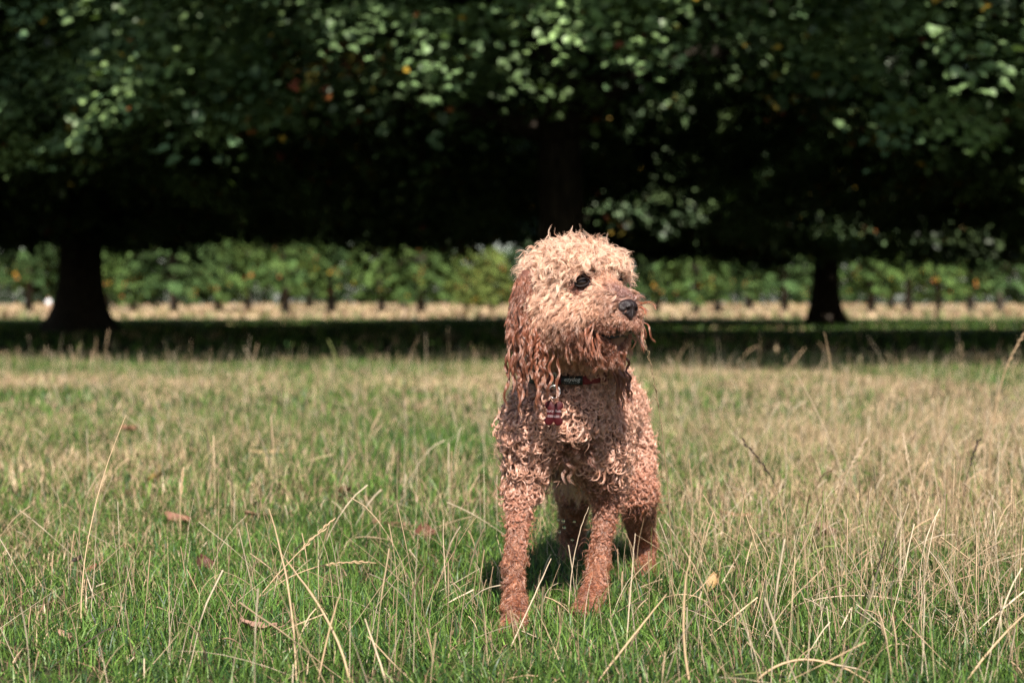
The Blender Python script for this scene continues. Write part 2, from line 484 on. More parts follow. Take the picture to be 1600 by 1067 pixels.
g = np.random.default_rng(77)
n = 30000
px_ = g.uniform(-190, 190, n); cx = px_; hh = (8.5 + 4 * vnoise(px_ * .09, px_ * 0 + 3.3)) * (1 - .45 * np.exp(-((px_ + 7) / 4.5) ** 2))
pz = g.random(n) * hh
pos = np.stack([cx, 320 + g.uniform(-5, 5, n) - 3 * (pz / hh), 1.5 + pz], 1)
tone = np.clip(g.normal(1, .3, n), .4, 1.7)[:, None]
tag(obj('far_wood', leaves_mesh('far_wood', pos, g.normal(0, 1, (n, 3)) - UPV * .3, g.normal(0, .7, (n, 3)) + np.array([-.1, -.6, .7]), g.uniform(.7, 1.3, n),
        np.array([.034, .058, .026]) * tone), far_leaf_m), 'dark green belt of woodland closing the far side of the field', 'woodland', kind='stuff')  # leaf colour set dark to stand in for deep shade behind the far crowns

# ================================================================== a walker far away beside the left trunk
pw = np.array([XY(76, 172), 172.0, float(ground_z(172))])
walker = tag(empty('person', pw), 'distant person in a pale top and tan trousers, beside the flared left trunk', 'person')
def skin_body(name, verts, edges, radii, mat, parent):
    me = bpy.data.meshes.new(name); me.from_pydata(verts, edges, [])
    o = bpy.data.objects.new(name, me); COL.objects.link(o)
    md = o.modifiers.new('Skin', 'SKIN')
    for v, r_ in zip(me.skin_vertices[0].data, radii): v.radius = r_ if isinstance(r_, tuple) else (r_, r_)
    me.skin_vertices[0].data[0].use_root = True
    o.modifiers.new('Sub', 'SUBSURF').levels = 1
    bpy.context.view_layer.update()
    m2 = bpy.data.meshes.new_from_object(o.evaluated_get(bpy.context.evaluated_depsgraph_get()))
    bpy.data.objects.remove(o, do_unlink=True)
    for p_ in m2.polygons: p_.use_smooth = True
    m2.materials.clear()
    return obj(name, m2, mat, parent)
bv = [(0, 0, .92), (0, 0, 1.15), (0, 0, 1.38), (0, 0, 1.47), (0, -.02, 1.60), (0, -.02, 1.70),
      (.18, 0, 1.38), (.23, .02, 1.10), (.22, -.06, .86), (-.18, 0, 1.38), (-.24, .02, 1.10), (-.22, -.04, .86),
      (.10, 0, .86), (.12, -.05, .48), (.12, 0, .07), (.13, -.12, .03), (-.10, 0, .86), (-.12, .06, .48), (-.12, .12, .07), (-.12, .0, .03)]
be = [(0, 1), (1, 2), (2, 3), (3, 4), (4, 5), (2, 6), (6, 7), (7, 8), (2, 9), (9, 10), (10, 11), (0, 12), (12, 13), (13, 14), (14, 15), (0, 16), (16, 17), (17, 18), (18, 19)]
br_ = [(.15, .11), (.15, .11), (.16, .11), .055, .095, .07, .07, .05, .035, .07, .05, .035, .09, .065, .045, .04, .09, .065, .045, .04]
skin_body('body', bv, be, br_, plain('tan_trousers_and_skin', (.42, .27, .18), .8), walker)
skin_body('top', [(0, 0, .90), (0, 0, 1.15), (0, 0, 1.36), (.17, 0, 1.38), (.235, .02, 1.10), (-.17, 0, 1.38), (-.245, .02, 1.10)],
          [(0, 1), (1, 2), (2, 3), (3, 4), (2, 5), (5, 6)], [(.18, .14), (.18, .14), (.18, .13), .09, .07, .09, .07], plain('pale_cotton', (.70, .74, .80), .9), walker)
skin_body('hair', [(0, .02, 1.62), (0, .0, 1.73)], [(0, 1)], [.10, .085], plain('brown_hair', (.05, .03, .02), .7), walker)

# ================================================================== grass
grass_m = leafy('grass_blade', rough=.42, transl=.25, spec=.30)
straw_m = leafy('dry_straw', rough=.55, transl=.15, spec=.3, tcol=(1.05, .95, .75))
def scatter(n, y0, y1, mg=.5):
    """Even scatter over the ground seen between two depths, with a margin for a step to either side."""
    y = np.sqrt(rng.uniform(y0 ** 2, y1 ** 2, n))
    x = rng.uniform(-1, 1, n) * (y * (W0 / 2) / FPX + mg)
    return x, y
def dryness(x, y):
    d = fbm(x * .9 + 5, y * .45 + 2)
    band = np.interp(y, [2, 3.2, 4.5, 6.5, 10, 13, 15.5, 17.5], [.12, .13, .22, .36, .43, .32, .04, .03])
    right = np.clip(x / np.maximum(y * .285, .2), -1, 1) * .02
    return np.clip(band + (d - .5) * 1.4 + right * (y < 8), 0, 1)
def blades(name, x, y, hgt, wid, col, segs, lean, mat, zbase=None):
    n = len(x)
    az = rng.uniform(0, 2 * math.pi, n); fa = az + math.pi / 2 + rng.normal(0, .6, n)
    t = np.linspace(0, 1, segs + 1)
    z0 = ground_z(y) - .004
    d = np.stack([np.cos(az), np.sin(az)], 1); s = np.stack([np.cos(fa), np.sin(fa)], 1)
    V = np.zeros((n, 2 * segs + 1, 3))
    for i in range(segs + 1):
        ti = t[i]
        off = (lean * hgt * ti ** 1.8)[:, None] * d
        z = z0 + hgt * ti * np.sqrt(np.maximum(1 - (lean * ti * .75) ** 2, .12))
        w = wid * (1 - ti ** 1.6) * .5
        if i < segs:
            V[:, 2 * i, :2] = np.stack([x, y], 1) + off + s * w[:, None]; V[:, 2 * i + 1, :2] = np.stack([x, y], 1) + off - s * w[:, None]
            V[:, 2 * i, 2] = z; V[:, 2 * i + 1, 2] = z
        else:
            V[:, 2 * i, :2] = np.stack([x, y], 1) + off; V[:, 2 * i, 2] = z
    b = (np.arange(n) * (2 * segs + 1))[:, None]
    F = []
    qs = [b + np.array([[2 * i, 2 * i + 1, 2 * i + 3, 2 * i + 2]]) for i in range(segs - 1)]
    F = [np.vstack(qs)] if qs else []
    F.append(b + np.array([[2 * segs - 2, 2 * segs - 1, 2 * segs]]))
    return obj(name, np_mesh(name, V.reshape(-1, 3), F, np.repeat(col, 2 * segs + 1, 0), smooth=True), mat)
G1, G2, G3 = np.array([.074, .150, .030]), np.array([.148, .245, .044]), np.array([.030, .074, .021])
S1, S2, S3 = np.array([.60, .44, .27]), np.array([.48, .33, .20]), np.array([.66, .53, .37])
def gcol(n, x, y, dry_k=1.0):
    a = rng.random((n, 1)); b = rng.random((n, 1))
    c = np.where(b < .3, G3, G1 * (1 - a) + G2 * a) * np.clip(rng.normal(1, .3, (n, 1)), .35, 1.9)
    dry = rng.random(n) < dryness(x, y) * dry_k
    sc = np.where(b < .5, S1, S2) * np.clip(rng.normal(.9, .2, (n, 1)), .4, 1.4)
    deep = (.62 + .55 * fbm(x * 2.2 + 40, y * 1.6))[:, None]           # lusher and paler patches of turf
    return np.where(dry[:, None], sc, c * deep)
def lawn(n, y0, y1, hlo, hhi, wlo, whi, segs, dk, mg=.5):
    x, y = scatter(n, y0, y1, mg)
    clump = .35 + 1.3 * fbm(x * 7, y * 7)
    hgt = rng.uniform(hlo, hhi, n) * clump; wid = rng.uniform(wlo, whi, n)
    o = blades('grass', x, y, hgt, wid, gcol(n, x, y, dk), segs, rng.uniform(.1, 1.3, n), grass_m)
    return o
tag(lawn(135000, 1.75, 4.0, .015, .048, .0012, .0034, 3, 1.0), 'short green lawn grass in the foreground around the dog', 'grass', kind='stuff')
x, y = scatter(26000, 1.75, 4.5, .5)
litter = blades('thatch', x, y, rng.uniform(.012, .05, 26000), rng.uniform(.0010, .0026, 26000),
                np.array([[.36, .22, .14], [.25, .15, .09], [.44, .32, .20], [.16, .09, .06]])[rng.integers(0, 4, 26000)] * np.clip(rng.normal(1, .2, (26000, 1)), .5, 1.5),
                2, rng.uniform(.8, 1.33, 26000), grass_m)
tag(litter, 'brown and tan dead thatch lying between the green blades', 'thatch', kind='stuff')
tag(lawn(135000, 4.0, 7.5, .025, .06, .002, .0045, 2, 1.0, 1.0), 'mixed green and straw-coloured grass just behind the dog', 'grass', kind='stuff')
tag(lawn(230000, 7.5, 18.5, .025, .06, .005, .010, 1, 1.0, 2.4), 'dry beige and green grass reaching back to the shade edge', 'grass', kind='stuff')
nn_t = 26000
xt = rng.uniform(-1, 1, nn_t); yt = 88 + 220 * rng.random(nn_t) ** 1.2; xt = xt * (yt * .29 + 8)
pt = fbm(xt * .10, yt * .06)
okt = rng.random(nn_t) < np.clip((pt - .30) * 3.0, .1, 1)
xt, yt, pt = xt[okt], yt[okt], pt[okt]
ct = np.where(rng.random((len(xt), 1)) < .35, np.array([.17, .18, .07]), np.where(rng.random((len(xt), 1)) < .5, np.array([.46, .33, .20]), np.array([.33, .22, .13]))) * np.clip(rng.normal(1, .2, (len(xt), 1)), .5, 1.5)
tag(blades('rough_grass', xt, yt, rng.uniform(.15, .55, len(xt)) * (.5 + pt), rng.uniform(.12, .35, len(xt)), ct, 2, rng.uniform(.2, 1.1, len(xt)), straw_m),
    'tussocks of dry rough grass across the sunlit far field', 'grass', kind='stuff')
tag(lawn(70000, 18.5, 90, .06, .16, .02, .05, 1, 1.0, 3), 'shaded grass on the ground beneath the trees', 'grass', kind='stuff')

def stalks(name, x, y, hgt, rad, lean, az, col, seed_frac, droop, segs=7, sides=3):
    """Thin bent stalks, some with a knobbly seed head: three-sided tubes in one mesh."""
    n = len(x); t = np.linspace(0, 1, segs + 1)
    d = np.stack([np.cos(az), np.sin(az), 0 * az], 1)
    c = np.zeros((n, segs + 1, 3))
    c[..., 0] = x[:, None]; c[..., 1] = y[:, None]; c[..., 2] = ground_z(y)[:, None] - .01
    kink = rng.normal(0, .04, (n, 1))
    ang = np.minimum(lean[:, None] + droop[:, None] * t ** 2.2 + kink * np.sin(t * 9), 2.4)
    seg = (hgt / segs)[:, None]
    dz = np.cos(ang) * seg; dr = np.sin(ang) * seg
    c[:, 1:, 2] += np.cumsum(dz[:, 1:], 1)
    c[:, 1:] += np.cumsum(dr[:, 1:], 1)[..., None] * d[:, None]
    prof = np.interp(t, [0, .6, 1], [1.0, .75, .35])
    R = rad[:, None] * prof
    sh = rng.random(n) < seed_frac
    R = np.where(sh[:, None] & (t > .68), rad[:, None] * (1.35 + .35 * (np.arange(segs + 1) % 2)), R)
    T = np.gradient(c, axis=1); T /= np.linalg.norm(T, axis=2, keepdims=True) + 1e-9
    e1 = np.cross(T, np.array([.3, .9, .1])); e1 /= np.linalg.norm(e1, axis=2, keepdims=True) + 1e-9
    e2 = np.cross(T, e1)
    V = np.stack([c + R[..., None] * (math.cos(a) * e1 + math.sin(a) * e2) for a in np.linspace(0, 2 * math.pi, sides, endpoint=False)], 2)
    b = (np.arange(n) * (segs + 1) * sides)[:, None]
    F = []
    for i in range(segs):
        for j in range(sides):
            j2 = (j + 1) % sides
            F.append(b + np.array([[i * sides + j, i * sides + j2, (i + 1) * sides + j2, (i + 1) * sides + j]]))
    return obj(name, np_mesh(name, V.reshape(-1, 3), np.vstack(F), np.repeat(col, (segs + 1) * sides, 0), smooth=True), straw_m)
def straw(n, y0, y1, hlo, hhi, r, mg, label, keepout=False, flat=.25, bias=0.0):
    x, y = scatter(n, y0, y1, mg)
    if bias:
        keep = rng.random(n) < np.clip(.50 + bias * x / (y * .285) + 1.0 * (fbm(x * 1.6, y * 1.2) - .5), .08, 1)
        x, y = x[keep], y[keep]; n = len(x)
    hgt = hlo + (hhi - hlo) * rng.random(n) ** (1.8 - .6 * np.clip(x / (y * .285), -1, 1))
    lean = np.abs(rng.normal(0, .28, n)); lay = rng.random(n) < flat
    lean[lay] = rng.uniform(.7, 1.35, lay.sum())
    if keepout:
        pxx = 800 + x / y * FPX
        f = (y < 3.25) & (pxx > 735) & (pxx < 1075)
        hgt[f] = np.minimum(hgt[f], rng.uniform(.05, .14, f.sum()))
    a = rng.random((n, 1)); b = rng.random((n, 1))
    col = np.where(b < .35, S1 * .9, np.where(b < .7, S2 * 1.05, S3 * .95)) * np.clip(rng.normal(.95, .16, (n, 1)), .5, 1.3)
    gr = rng.random(n) < .10; col[gr] = np.array([.22, .25, .08])
    dk = rng.random(n) < .035; col[dk] = np.array([.06, .04, .028])
    o = stalks('straw', x, y, hgt, r * rng.uniform(.6, 1.25, n), lean, rng.uniform(0, 2 * math.pi, n), col, .3, rng.uniform(0, 1, n) ** 3 * 1.1, 7 if y0 < 7 else 4)
    return tag(o, label, 'straw', kind='stuff')
straw(6200, 1.95, 3.6, .03, .20, .00075, .4, 'thin dry grass stems standing and lying in the foreground lawn', True, .35, .30)
straw(7500, 3.6, 7.5, .06, .21, .0011, .6, 'thin dry grass stems in the middle of the meadow', False, .22, .35)
straw(8500, 7.5, 17.2, .06, .16, .0016, 2.4, 'pale haze of dry stems towards the shade edge', False, .15)
straw(220, 9, 16, .16, .34, .002, .9, 'taller lone stems rising against the dark shade', False, .1)
# ================================================================== the dog
BASE = np.array([0.085, 2.72, 0.0])
YAW = math.radians(41)
HF = np.array([math.sin(YAW), -math.cos(YAW), 0.0])       # head forward
HL = np.array([-math.cos(YAW), -math.sin(YAW), 0.0])      # towards the dog's right ear (image left)
UP = np.array([0, 0, 1.0])
S = P(898, 449, 2.56)

def hp(f, l, u):
    return S + HF * f + HL * l + UP * u

PR = []                                                    # (tag, a, b, ra, rb)
def prim(tag_, a, b, ra, rb): PR.append((tag_, np.asarray(a, float), np.asarray(b, float), ra, rb))
# trunk of the body
prim('body', P(838, 664, 2.64), P(856, 632, 2.70), .046, .048)
prim('body', P(930, 672, 2.70), P(916, 640, 2.74), .047, .048)
prim('body', P(884, 645, 2.63), P(888, 630, 2.68), .048, .054)
prim('body', P(896, 630, 2.72), P(918, 632, 2.90), .058, .064)
prim('body', P(918, 632, 2.90), P(950, 645, 3.10), .064, .058)
prim('tail', P(958, 610, 3.18), P(966, 590, 3.27), .022, .014)
# neck
prim('neck', P(890, 640, 2.68), P(896, 545, 2.63), .062, .050)
prim('neck', P(896, 545, 2.63), S - HF * .02, .050, .046)
# head
prim('skull', hp(-.022, 0, -.002), hp(.010, 0, .004), .050, .048)
prim('skull', hp(.022, .018, .011), hp(.022, -.024, .011), .032, .032)
prim('cheek', hp(.004, .030, -.030), hp(.034, .020, -.036), .034, .030)
prim('cheek', hp(.004, -.030, -.030), hp(.034, -.020, -.036), .034, .030)
prim('bridge', hp(.045, 0, -.004), hp(.094, 0, -.025), .024, .018)
prim('muzzle', hp(.045, .012, -.030), hp(.087, .012, -.044), .029, .022)
prim('muzzle', hp(.045, -.012, -.030), hp(.087, -.012, -.044), .029, .022)
prim('jaw', hp(.020, 0, -.052), hp(.074, 0, -.070), .032, .018)
# legs: dog's right front, left front, left hind, right hind
prim('upleg', P(832, 690, 2.64), P(815, 765, 2.64), .038, .018)
prim('leg', P(815, 765, 2.64), P(803, 880, 2.57), .0150, .0100)
prim('leg', P(803, 880, 2.57), P(805, 945, 2.53), .0100, .0125)
prim('paw', P(806, 950, 2.53), P(801, 978, 2.475), .0145, .0125)
prim('paw', P(794, 974, 2.50), P(792, 984, 2.47), .0085, .0075)
prim('paw', P(812, 972, 2.50), P(811, 984, 2.47), .0085, .0075)
prim('upleg', P(934, 705, 2.70), P(950, 775, 2.74), .040, .019)
prim('leg', P(950, 775, 2.74), P(936, 870, 2.72), .0160, .0110)
prim('leg', P(936, 870, 2.72), P(926, 930, 2.68), .0110, .0135)
prim('paw', P(924, 930, 2.68), P(914, 952, 2.615), .0155, .0135)
prim('paw', P(906, 950, 2.63), P(904, 958, 2.60), .0085, .0075)
prim('paw', P(924, 950, 2.63), P(923, 958, 2.60), .0085, .0075)
prim('thigh', P(972, 690, 3.08), P(990, 770, 3.00), .045, .031)
prim('hleg', P(993, 770, 3.00), P(1006, 850, 3.10), .029, .0155)
prim('hleg', P(1006, 850, 3.10), P(1005, 890, 3.07), .0155, .015)
prim('paw', P(1006, 888, 3.06), P(1004, 900, 3.00), .019, .016)
prim('thigh', P(912, 700, 3.12), P(898, 765, 3.08), .042, .028)
prim('hleg', P(898, 765, 3.08), P(893, 835, 3.22), .025, .0145)
prim('hleg', P(894, 835, 3.22), P(890, 868, 3.19), .017, .016)
prim('paw', P(890, 868, 3.18), P(888, 878, 3.12), .018, .015)
EYE_R = hp(.053, .033, .006)
EYE_L = hp(.056, -.030, .006)

def rc(p, a, b, ra, rb):
    ba = (b - a).astype(np.float32); L2 = float(ba @ ba)
    d = p - a.astype(np.float32)
    t = np.clip((d @ ba) / L2, 0, 1)
    return np.linalg.norm(d - t[:, None] * ba, axis=1) - (ra + (rb - ra) * t)

def sdf(p, k=.016):
    p = np.asarray(p, np.float32)
    r = None
    for (tg, a, b, ra, rb) in PR:
        d = rc(p, a, b, ra, rb)
        if r is None: r = d; continue
        kk = .008 if tg in ('paw',) else k
        h = np.clip(.5 + .5 * (r - d) / kk, 0, 1)
        r = r * (1 - h) + d * h - kk * h * (1 - h)
    for e, rr in ((EYE_R, .0135), (EYE_L, .0135)):
        d = np.linalg.norm(p - (e + HF * .008).astype(np.float32), axis=1) - rr
        r = np.maximum(r, -d)
    return r

def grad(p, e=.0025):
    p = np.asarray(p, np.float32)
    g = np.empty_like(p)
    for i in range(3):
        dp = np.zeros(3, np.float32); dp[i] = e
        g[:, i] = sdf(p + dp) - sdf(p - dp)
    return g / (np.linalg.norm(g, axis=1, keepdims=True) + 1e-9)

def region(p):
    D = np.stack([rc(np.asarray(p, np.float32), a, b, ra, rb) for (_, a, b, ra, rb) in PR], 1)
    return np.array([t[0] for t in PR])[D.argmin(1)]

h = .0055
lo = np.array([-.08, 2.36, -.01]); hi = np.array([.31, 3.34, .57])
nx, ny, nz = [int(math.ceil(v)) for v in (hi - lo) / h]
gx, gy, gz = np.meshgrid(*[np.arange(n) * h + l for n, l in zip((nx, ny, nz), lo)], indexing='ij')
val = sdf(np.stack([gx.ravel(), gy.ravel(), gz.ravel()], 1)).reshape(nx, ny, nz)
BV, BQ = surface_nets(val, lo, h)
del gx, gy, gz, val

skin_m = plain('dog_skin', (.19, .095, .068), rough=.5, noise=.35, nscale=60, bump=.3)
dog = tag(empty('dog', BASE), 'wet apricot curly-coated dog standing in the grass, head turned to the right', 'dog')
body = obj('body', np_mesh('body', BV - BASE, BQ, smooth=True), skin_m, dog)

# ------------------------------------------------------------------ fur
def fur_mat(name, rough=.28, rad=.35, coat=0.0, spec=.4):
    m, nt, out = new_mat(name)
    at = nt.nodes.new('ShaderNodeAttribute'); at.attribute_name = 'col'
    hb = nt.nodes.new('ShaderNodeBsdfHairPrincipled')
    hb.model = 'CHIANG'
    hb.parametrization = 'COLOR'
    hb.inputs['Roughness'].default_value = rough
    hb.inputs['Radial Roughness'].default_value = rad
    if 'Coat' in hb.inputs: hb.inputs['Coat'].default_value = coat
    nt.links.new(at.outputs['Color'], hb.inputs['Color'])
    pb = nt.nodes.new('ShaderNodeBsdfPrincipled')
    pb.inputs['Roughness'].default_value = .38
    pb.inputs['Specular IOR Level'].default_value = spec
    nt.links.new(at.outputs['Color'], pb.inputs['Base Color'])
    ms = nt.nodes.new('ShaderNodeMixShader'); ms.inputs[0].default_value = .6
    nt.links.new(hb.outputs[0], ms.inputs[1]); nt.links.new(pb.outputs[0], ms.inputs[2])
    nt.links.new(ms.outputs[0], out.inputs['Surface'])
    return m

fur_dry = fur_mat('fur_fluffy', .35, .5, spec=.25)
fur_wet = fur_mat('fur_wet', .22, .3, .3, spec=.7)

def curves_obj(name, pts, rad, col, mat, parent):
    Sn, n, _ = pts.shape
    cu = bpy.data.hair_curves.new(name)
    cu.add_curves([n] * Sn)
    cu.position_data.foreach_set('vector', np.ascontiguousarray(pts - BASE, np.float32).ravel())
    a = cu.attributes.get('radius') or cu.attributes.new('radius', 'FLOAT', 'POINT')
    a.data.foreach_set('value', np.ascontiguousarray(rad, np.float32).ravel())
    c = np.ones((Sn, n, 4), np.float32); c[..., :3] = np.clip(col, .004, .95)
    a = cu.attributes.new('col', 'FLOAT_COLOR', 'POINT')
    a.data.foreach_set('color', c.ravel())
    cu.materials.append(mat)
    o = bpy.data.objects.new(name, cu)
    COL.objects.link(o)
    o.parent = parent
    return o

def nrm(v): return v / (np.linalg.norm(v, axis=-1, keepdims=True) + 1e-9)

def sample_surface(V, Q, n, weight=None):
    T = np.vstack([Q[:, [0, 1, 2]], Q[:, [0, 2, 3]]])
    A, B, C = V[T[:, 0]], V[T[:, 1]], V[T[:, 2]]
    ar = np.linalg.norm(np.cross(B - A, C - A), axis=1)
    cen = (A + B + C) / 3
    if weight is not None: ar = ar * weight(cen)
    i = rng.choice(len(T), n, p=ar / ar.sum())
    u, v = rng.random(n), rng.random(n)
    f = u + v > 1
    u[f], v[f] = 1 - u[f], 1 - v[f]
    return A[i] + u[:, None] * (B - A)[i] + v[:, None] * (C - A)[i]

def arr(x, n): return np.broadcast_to(np.asarray(x, float), (n,)).copy()

def grow(root, nor, d0, length, npts, grav, lift, cr, turns, wav=0.0, collide=True, rise=.35, tipcurl=0.0):
    """Lock centre lines: march from the root, sag with gravity, slide on the body, then curl as a helix."""
    n = len(root)
    length, grav, lift, cr, turns, wav = [arr(x, n) for x in (length, grav, lift, cr, turns, wav)]
    ds = (length / (npts - 1))[:, None]
    p = root.astype(float).copy(); d = nrm(d0)
    path = np.empty((n, npts, 3)); path[:, 0] = p - nor * .002
    G = np.array([0, 0, -1.0])
    wv = nrm(rng.normal(size=(n, 3)))
    for i in range(1, npts):
        t = i / (npts - 1)
        d = nrm(d + G * (grav / npts)[:, None] * 2 + wv * (wav * math.sin(7 * t + 1))[:, None] * .3)
        p = p + d * ds
        if collide:
            s = sdf(p)
            need = np.minimum(1, 1.6 * t + .15) * lift - s
            m = need > 0
            if m.any():
                g = grad(p[m])
                p[m] += g * need[m][:, None]
                dm = d[m]
                into = np.minimum((dm * g).sum(1), 0)
                d[m] = nrm(dm - g * into[:, None])
        path[:, i] = p
    T = nrm(np.gradient(path, axis=1))
    e1 = nrm(nor[:, None] - (nor[:, None] * T).sum(-1, keepdims=True) * T + 1e-4)
    e2 = np.cross(T, e1)
    t = np.linspace(0, 1, npts)[None]
    ph0 = rng.random(n)[:, None] * 2 * math.pi
    sg = np.where(rng.random(n) < .5, -1, 1)[:, None]
    th = ph0 + sg * turns[:, None] * 2 * math.pi * t ** 1.10
    r = cr[:, None] * np.clip(t / rise, 0, 1) ** 1.3
    off = (np.cos(th) * r)[..., None] * e1 + (np.sin(th) * r)[..., None] * e2
    return path + off

def curl_flat(root, nor, length, npts, K, wave, lift, tilt=.5, spread=.5, out=.002):
    """Locks that hang down the coat and hook over to one side, as wet ringlets do, staying close to the body."""
    n = len(root)
    length, K, wave, lift = [arr(x, n) for x in (length, K, wave, lift)]
    Gd = np.array([0, 0, -1.0])
    d = Gd - (nor @ Gd)[:, None] * nor * .9 + rng.normal(size=(n, 3)) * .15
    d = nrm(d - (d * nor).sum(1, keepdims=True) * nor * .9)
    l = nrm(np.cross(nor, d))
    t = np.linspace(0, 1, npts)[None]
    sg = np.where(rng.random(n) < .5, -1, 1)[:, None]
    ph = rng.random((n, 1)) * 6.28
    phi = sg * (K[:, None] * (t ** 1.6 - .22)) + wave[:, None] * np.sin(8 * t + ph) + rng.normal(size=(n, 1)) * spread
    ds = (length / (npts - 1))[:, None]
    x = np.cumsum(np.cos(phi) * ds, 1); y = np.cumsum(np.sin(phi) * ds, 1)
    x -= x[:, :1]; y -= y[:, :1]
    rise_ = lift[:, None] * np.sin(np.minimum(t * 2.2, 1) * math.pi / 2) + tilt * length[:, None] * .35 * t * rng.random((n, 1)) + out * np.sin(6 * t + ph) * t
    p = root[:, None] + x[..., None] * d[:, None] + y[..., None] * l[:, None] + rise_[..., None] * nor[:, None]
    q_ = p[:, 1:].reshape(-1, 3)
    sd = sdf(q_); need = (np.repeat(lift, npts - 1) * np.tile(np.minimum(1, 2 * t[0, 1:]), n)) - sd
    m_ = need > 0
    q_[m_] += grad(q_[m_]) * need[m_][:, None]
    p[:, 1:] = q_.reshape(n, npts - 1, 3)
    p[:, 0] -= nor * .002
    return p

def tufts(paths, col, ns, width, rad, twist=0.0, tip=.25, cj=.16, lenj=.35, tiplight=.25, fly=.0015, rope=0):
    """Fill each lock with strands: thick in the middle, pointed at the tip."""
    n, k, _ = paths.shape
    width = arr(width, n)
    T = nrm(np.gradient(paths, axis=1))
    ref = nrm(rng.normal(size=(n, 1, 3)))
    e1 = nrm(ref - (ref * T).sum(-1, keepdims=True) * T)
    e2 = np.cross(T, e1)
    t = np.linspace(0, 1, k)
    prof = np.interp(t, [0, .25, .7, 1], [1.0, 1.0, .75, tip])
    ang = rng.random((n, ns)) * 2 * math.pi
    rr = np.sqrt(rng.random((n, ns)))
    if rope:                                                # two or three plies wound round each other
        ply = rng.integers(0, rope, (n, ns))
        ca = ply * 2 * math.pi / rope
    tw = arr(twist, n) * np.where(rng.random(n) < .5, -1, 1)
    ls = 1 - lenj * rng.random((n, ns)) ** 1.5
    fi = ls[..., None] * (k - 1) * t                         # (n,ns,k) resample the lock for shorter strands
    i0 = np.minimum(fi.astype(int), k - 2); fr = (fi - i0)[..., None]
    L = np.arange(n)[:, None, None]
    C = paths[L, i0] * (1 - fr) + paths[L, i0 + 1] * fr
    E1 = e1[L, i0]; E2 = e2[L, i0]
    A = ang[..., None] + (tw[:, None, None] * 2 * math.pi) * (fi / (k - 1))
    W = width[:, None, None] * prof[i0]
    if rope:
        A0 = ca[..., None] + (tw[:, None, None] * 2 * math.pi) * (fi / (k - 1))
        ox = W * (.62 * np.cos(A0) + .48 * rr[..., None] * np.cos(ang[..., None]))
        oy = W * (.62 * np.sin(A0) + .48 * rr[..., None] * np.sin(ang[..., None]))
    else:
        ox = W * rr[..., None] * np.cos(A); oy = W * rr[..., None] * np.sin(A)
    X = C + ox[..., None] * E1 + oy[..., None] * E2
    X += rng.normal(size=(n, ns, 1, 3)) * fly * (t ** 2)[None, None, :, None]
    rad_ = rad * np.interp(t, [0, .6, 1], [1, .9, .3])
    R = np.broadcast_to(rad_, (n, ns, k)) * (.75 + .5 * rng.random((n, ns, 1)))
    j = 1 + cj * rng.normal(size=(n, ns, 1, 1)) * np.array([1, 1.05, 1.1])
    Cc = col[:, None, None, :] * np.clip(j, .5, 1.6) * (1 + tiplight * (t[None, None, :, None] - .4))
    return X.reshape(-1, k, 3), R.reshape(-1, k), Cc.reshape(-1, k, 3)

def mixc(a, b, t):
    t = np.clip(np.asarray(t, float), 0, 1)[:, None]
    return np.asarray(a) * (1 - t) + np.asarray(b) * t

CREAM, APRI, TAN = np.array([.74, .465, .33]), np.array([.65, .345, .22]), np.array([.61, .33, .23])
RUST, DARK = np.array([.27, .088, .047]), np.array([.11, .032, .020])

roots = sample_surface(BV, BQ, 30000)
reg = region(roots)
nor = grad(roots)
G = np.array([0, 0, -1.0])
cc_ = P(893, 581, 2.645); ca_, cb_ = .0635, .066
COLLAR_Z = cc_[2]

# ---- trunk, shoulders, thighs: distinct wet curls
m = np.isin(reg, ['body', 'neck', 'upleg', 'thigh', 'tail'])
m &= ~((reg == 'neck') & (roots[:, 2] > .40))
m |= np.isin(reg, ['leg', 'hleg']) & (rng.random(len(reg)) < np.clip((roots[:, 2] - .085) / .09, 0, 1))   # curls thin out down the leg
idx = np.where(m)[0]; idx = idx[:11500]
r, n = roots[idx], nor[idx]
up_lo = np.clip((r[:, 2] - .17) / .12, 0, 1)
side = nrm(np.stack([rng.normal(size=len(r)), rng.normal(size=len(r)), 0 * r[:, 0]], 1))
d0 = n * .70 + G * .60 + side * .35
neckf = (reg[idx] == 'neck') | ((r[:, 2] > .30) & (r[:, 1] < 2.72))
leglo = np.isin(reg[idx], ['upleg', 'thigh', 'leg', 'hleg']) & (r[:, 2] < .19)
legf_ = np.clip((r[:, 2] - .07) / .13, .45, 1)
big = vnoise(r[:, 0] * 45 + r[:, 1] * 20, r[:, 2] * 45)
L = rng.uniform(.020, .036, len(r)) * (.85 + .3 * big); L[neckf] *= .75; L[leglo] *= .85 * legf_[leglo]
cr = rng.uniform(.0042, .0076, len(r)) * (.8 + .4 * big); cr[neckf] *= .75; cr[leglo] *= .8
under = n[:, 2] < -.45
L[under] *= .6
cang = np.degrees(np.arctan2(r[:, 0] - cc_[0], -(r[:, 1] - cc_[1])))
nearc = (np.abs(r[:, 2] - COLLAR_Z) < .014) & (cang > -30) & (cang < 12)
L[nearc] *= .4; cr[nearc] *= .5
turns = rng.uniform(1.3, 2.3, len(r))
paths = curl_flat(r, n, L * 1.15, 18, rng.uniform(2.0, 6.6, len(r)), rng.uniform(.1, .6, len(r)), rng.uniform(.002, .008, len(r)) * legf_, .8, .45, .003)
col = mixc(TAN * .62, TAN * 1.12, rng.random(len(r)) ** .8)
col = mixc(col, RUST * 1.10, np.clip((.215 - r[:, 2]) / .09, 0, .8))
col = mixc(col, DARK * 1.3, np.clip((-.35 - n[:, 2]) * 2, 0, .85))  # wet underside fur, darkened further in colour to stand in for shade below
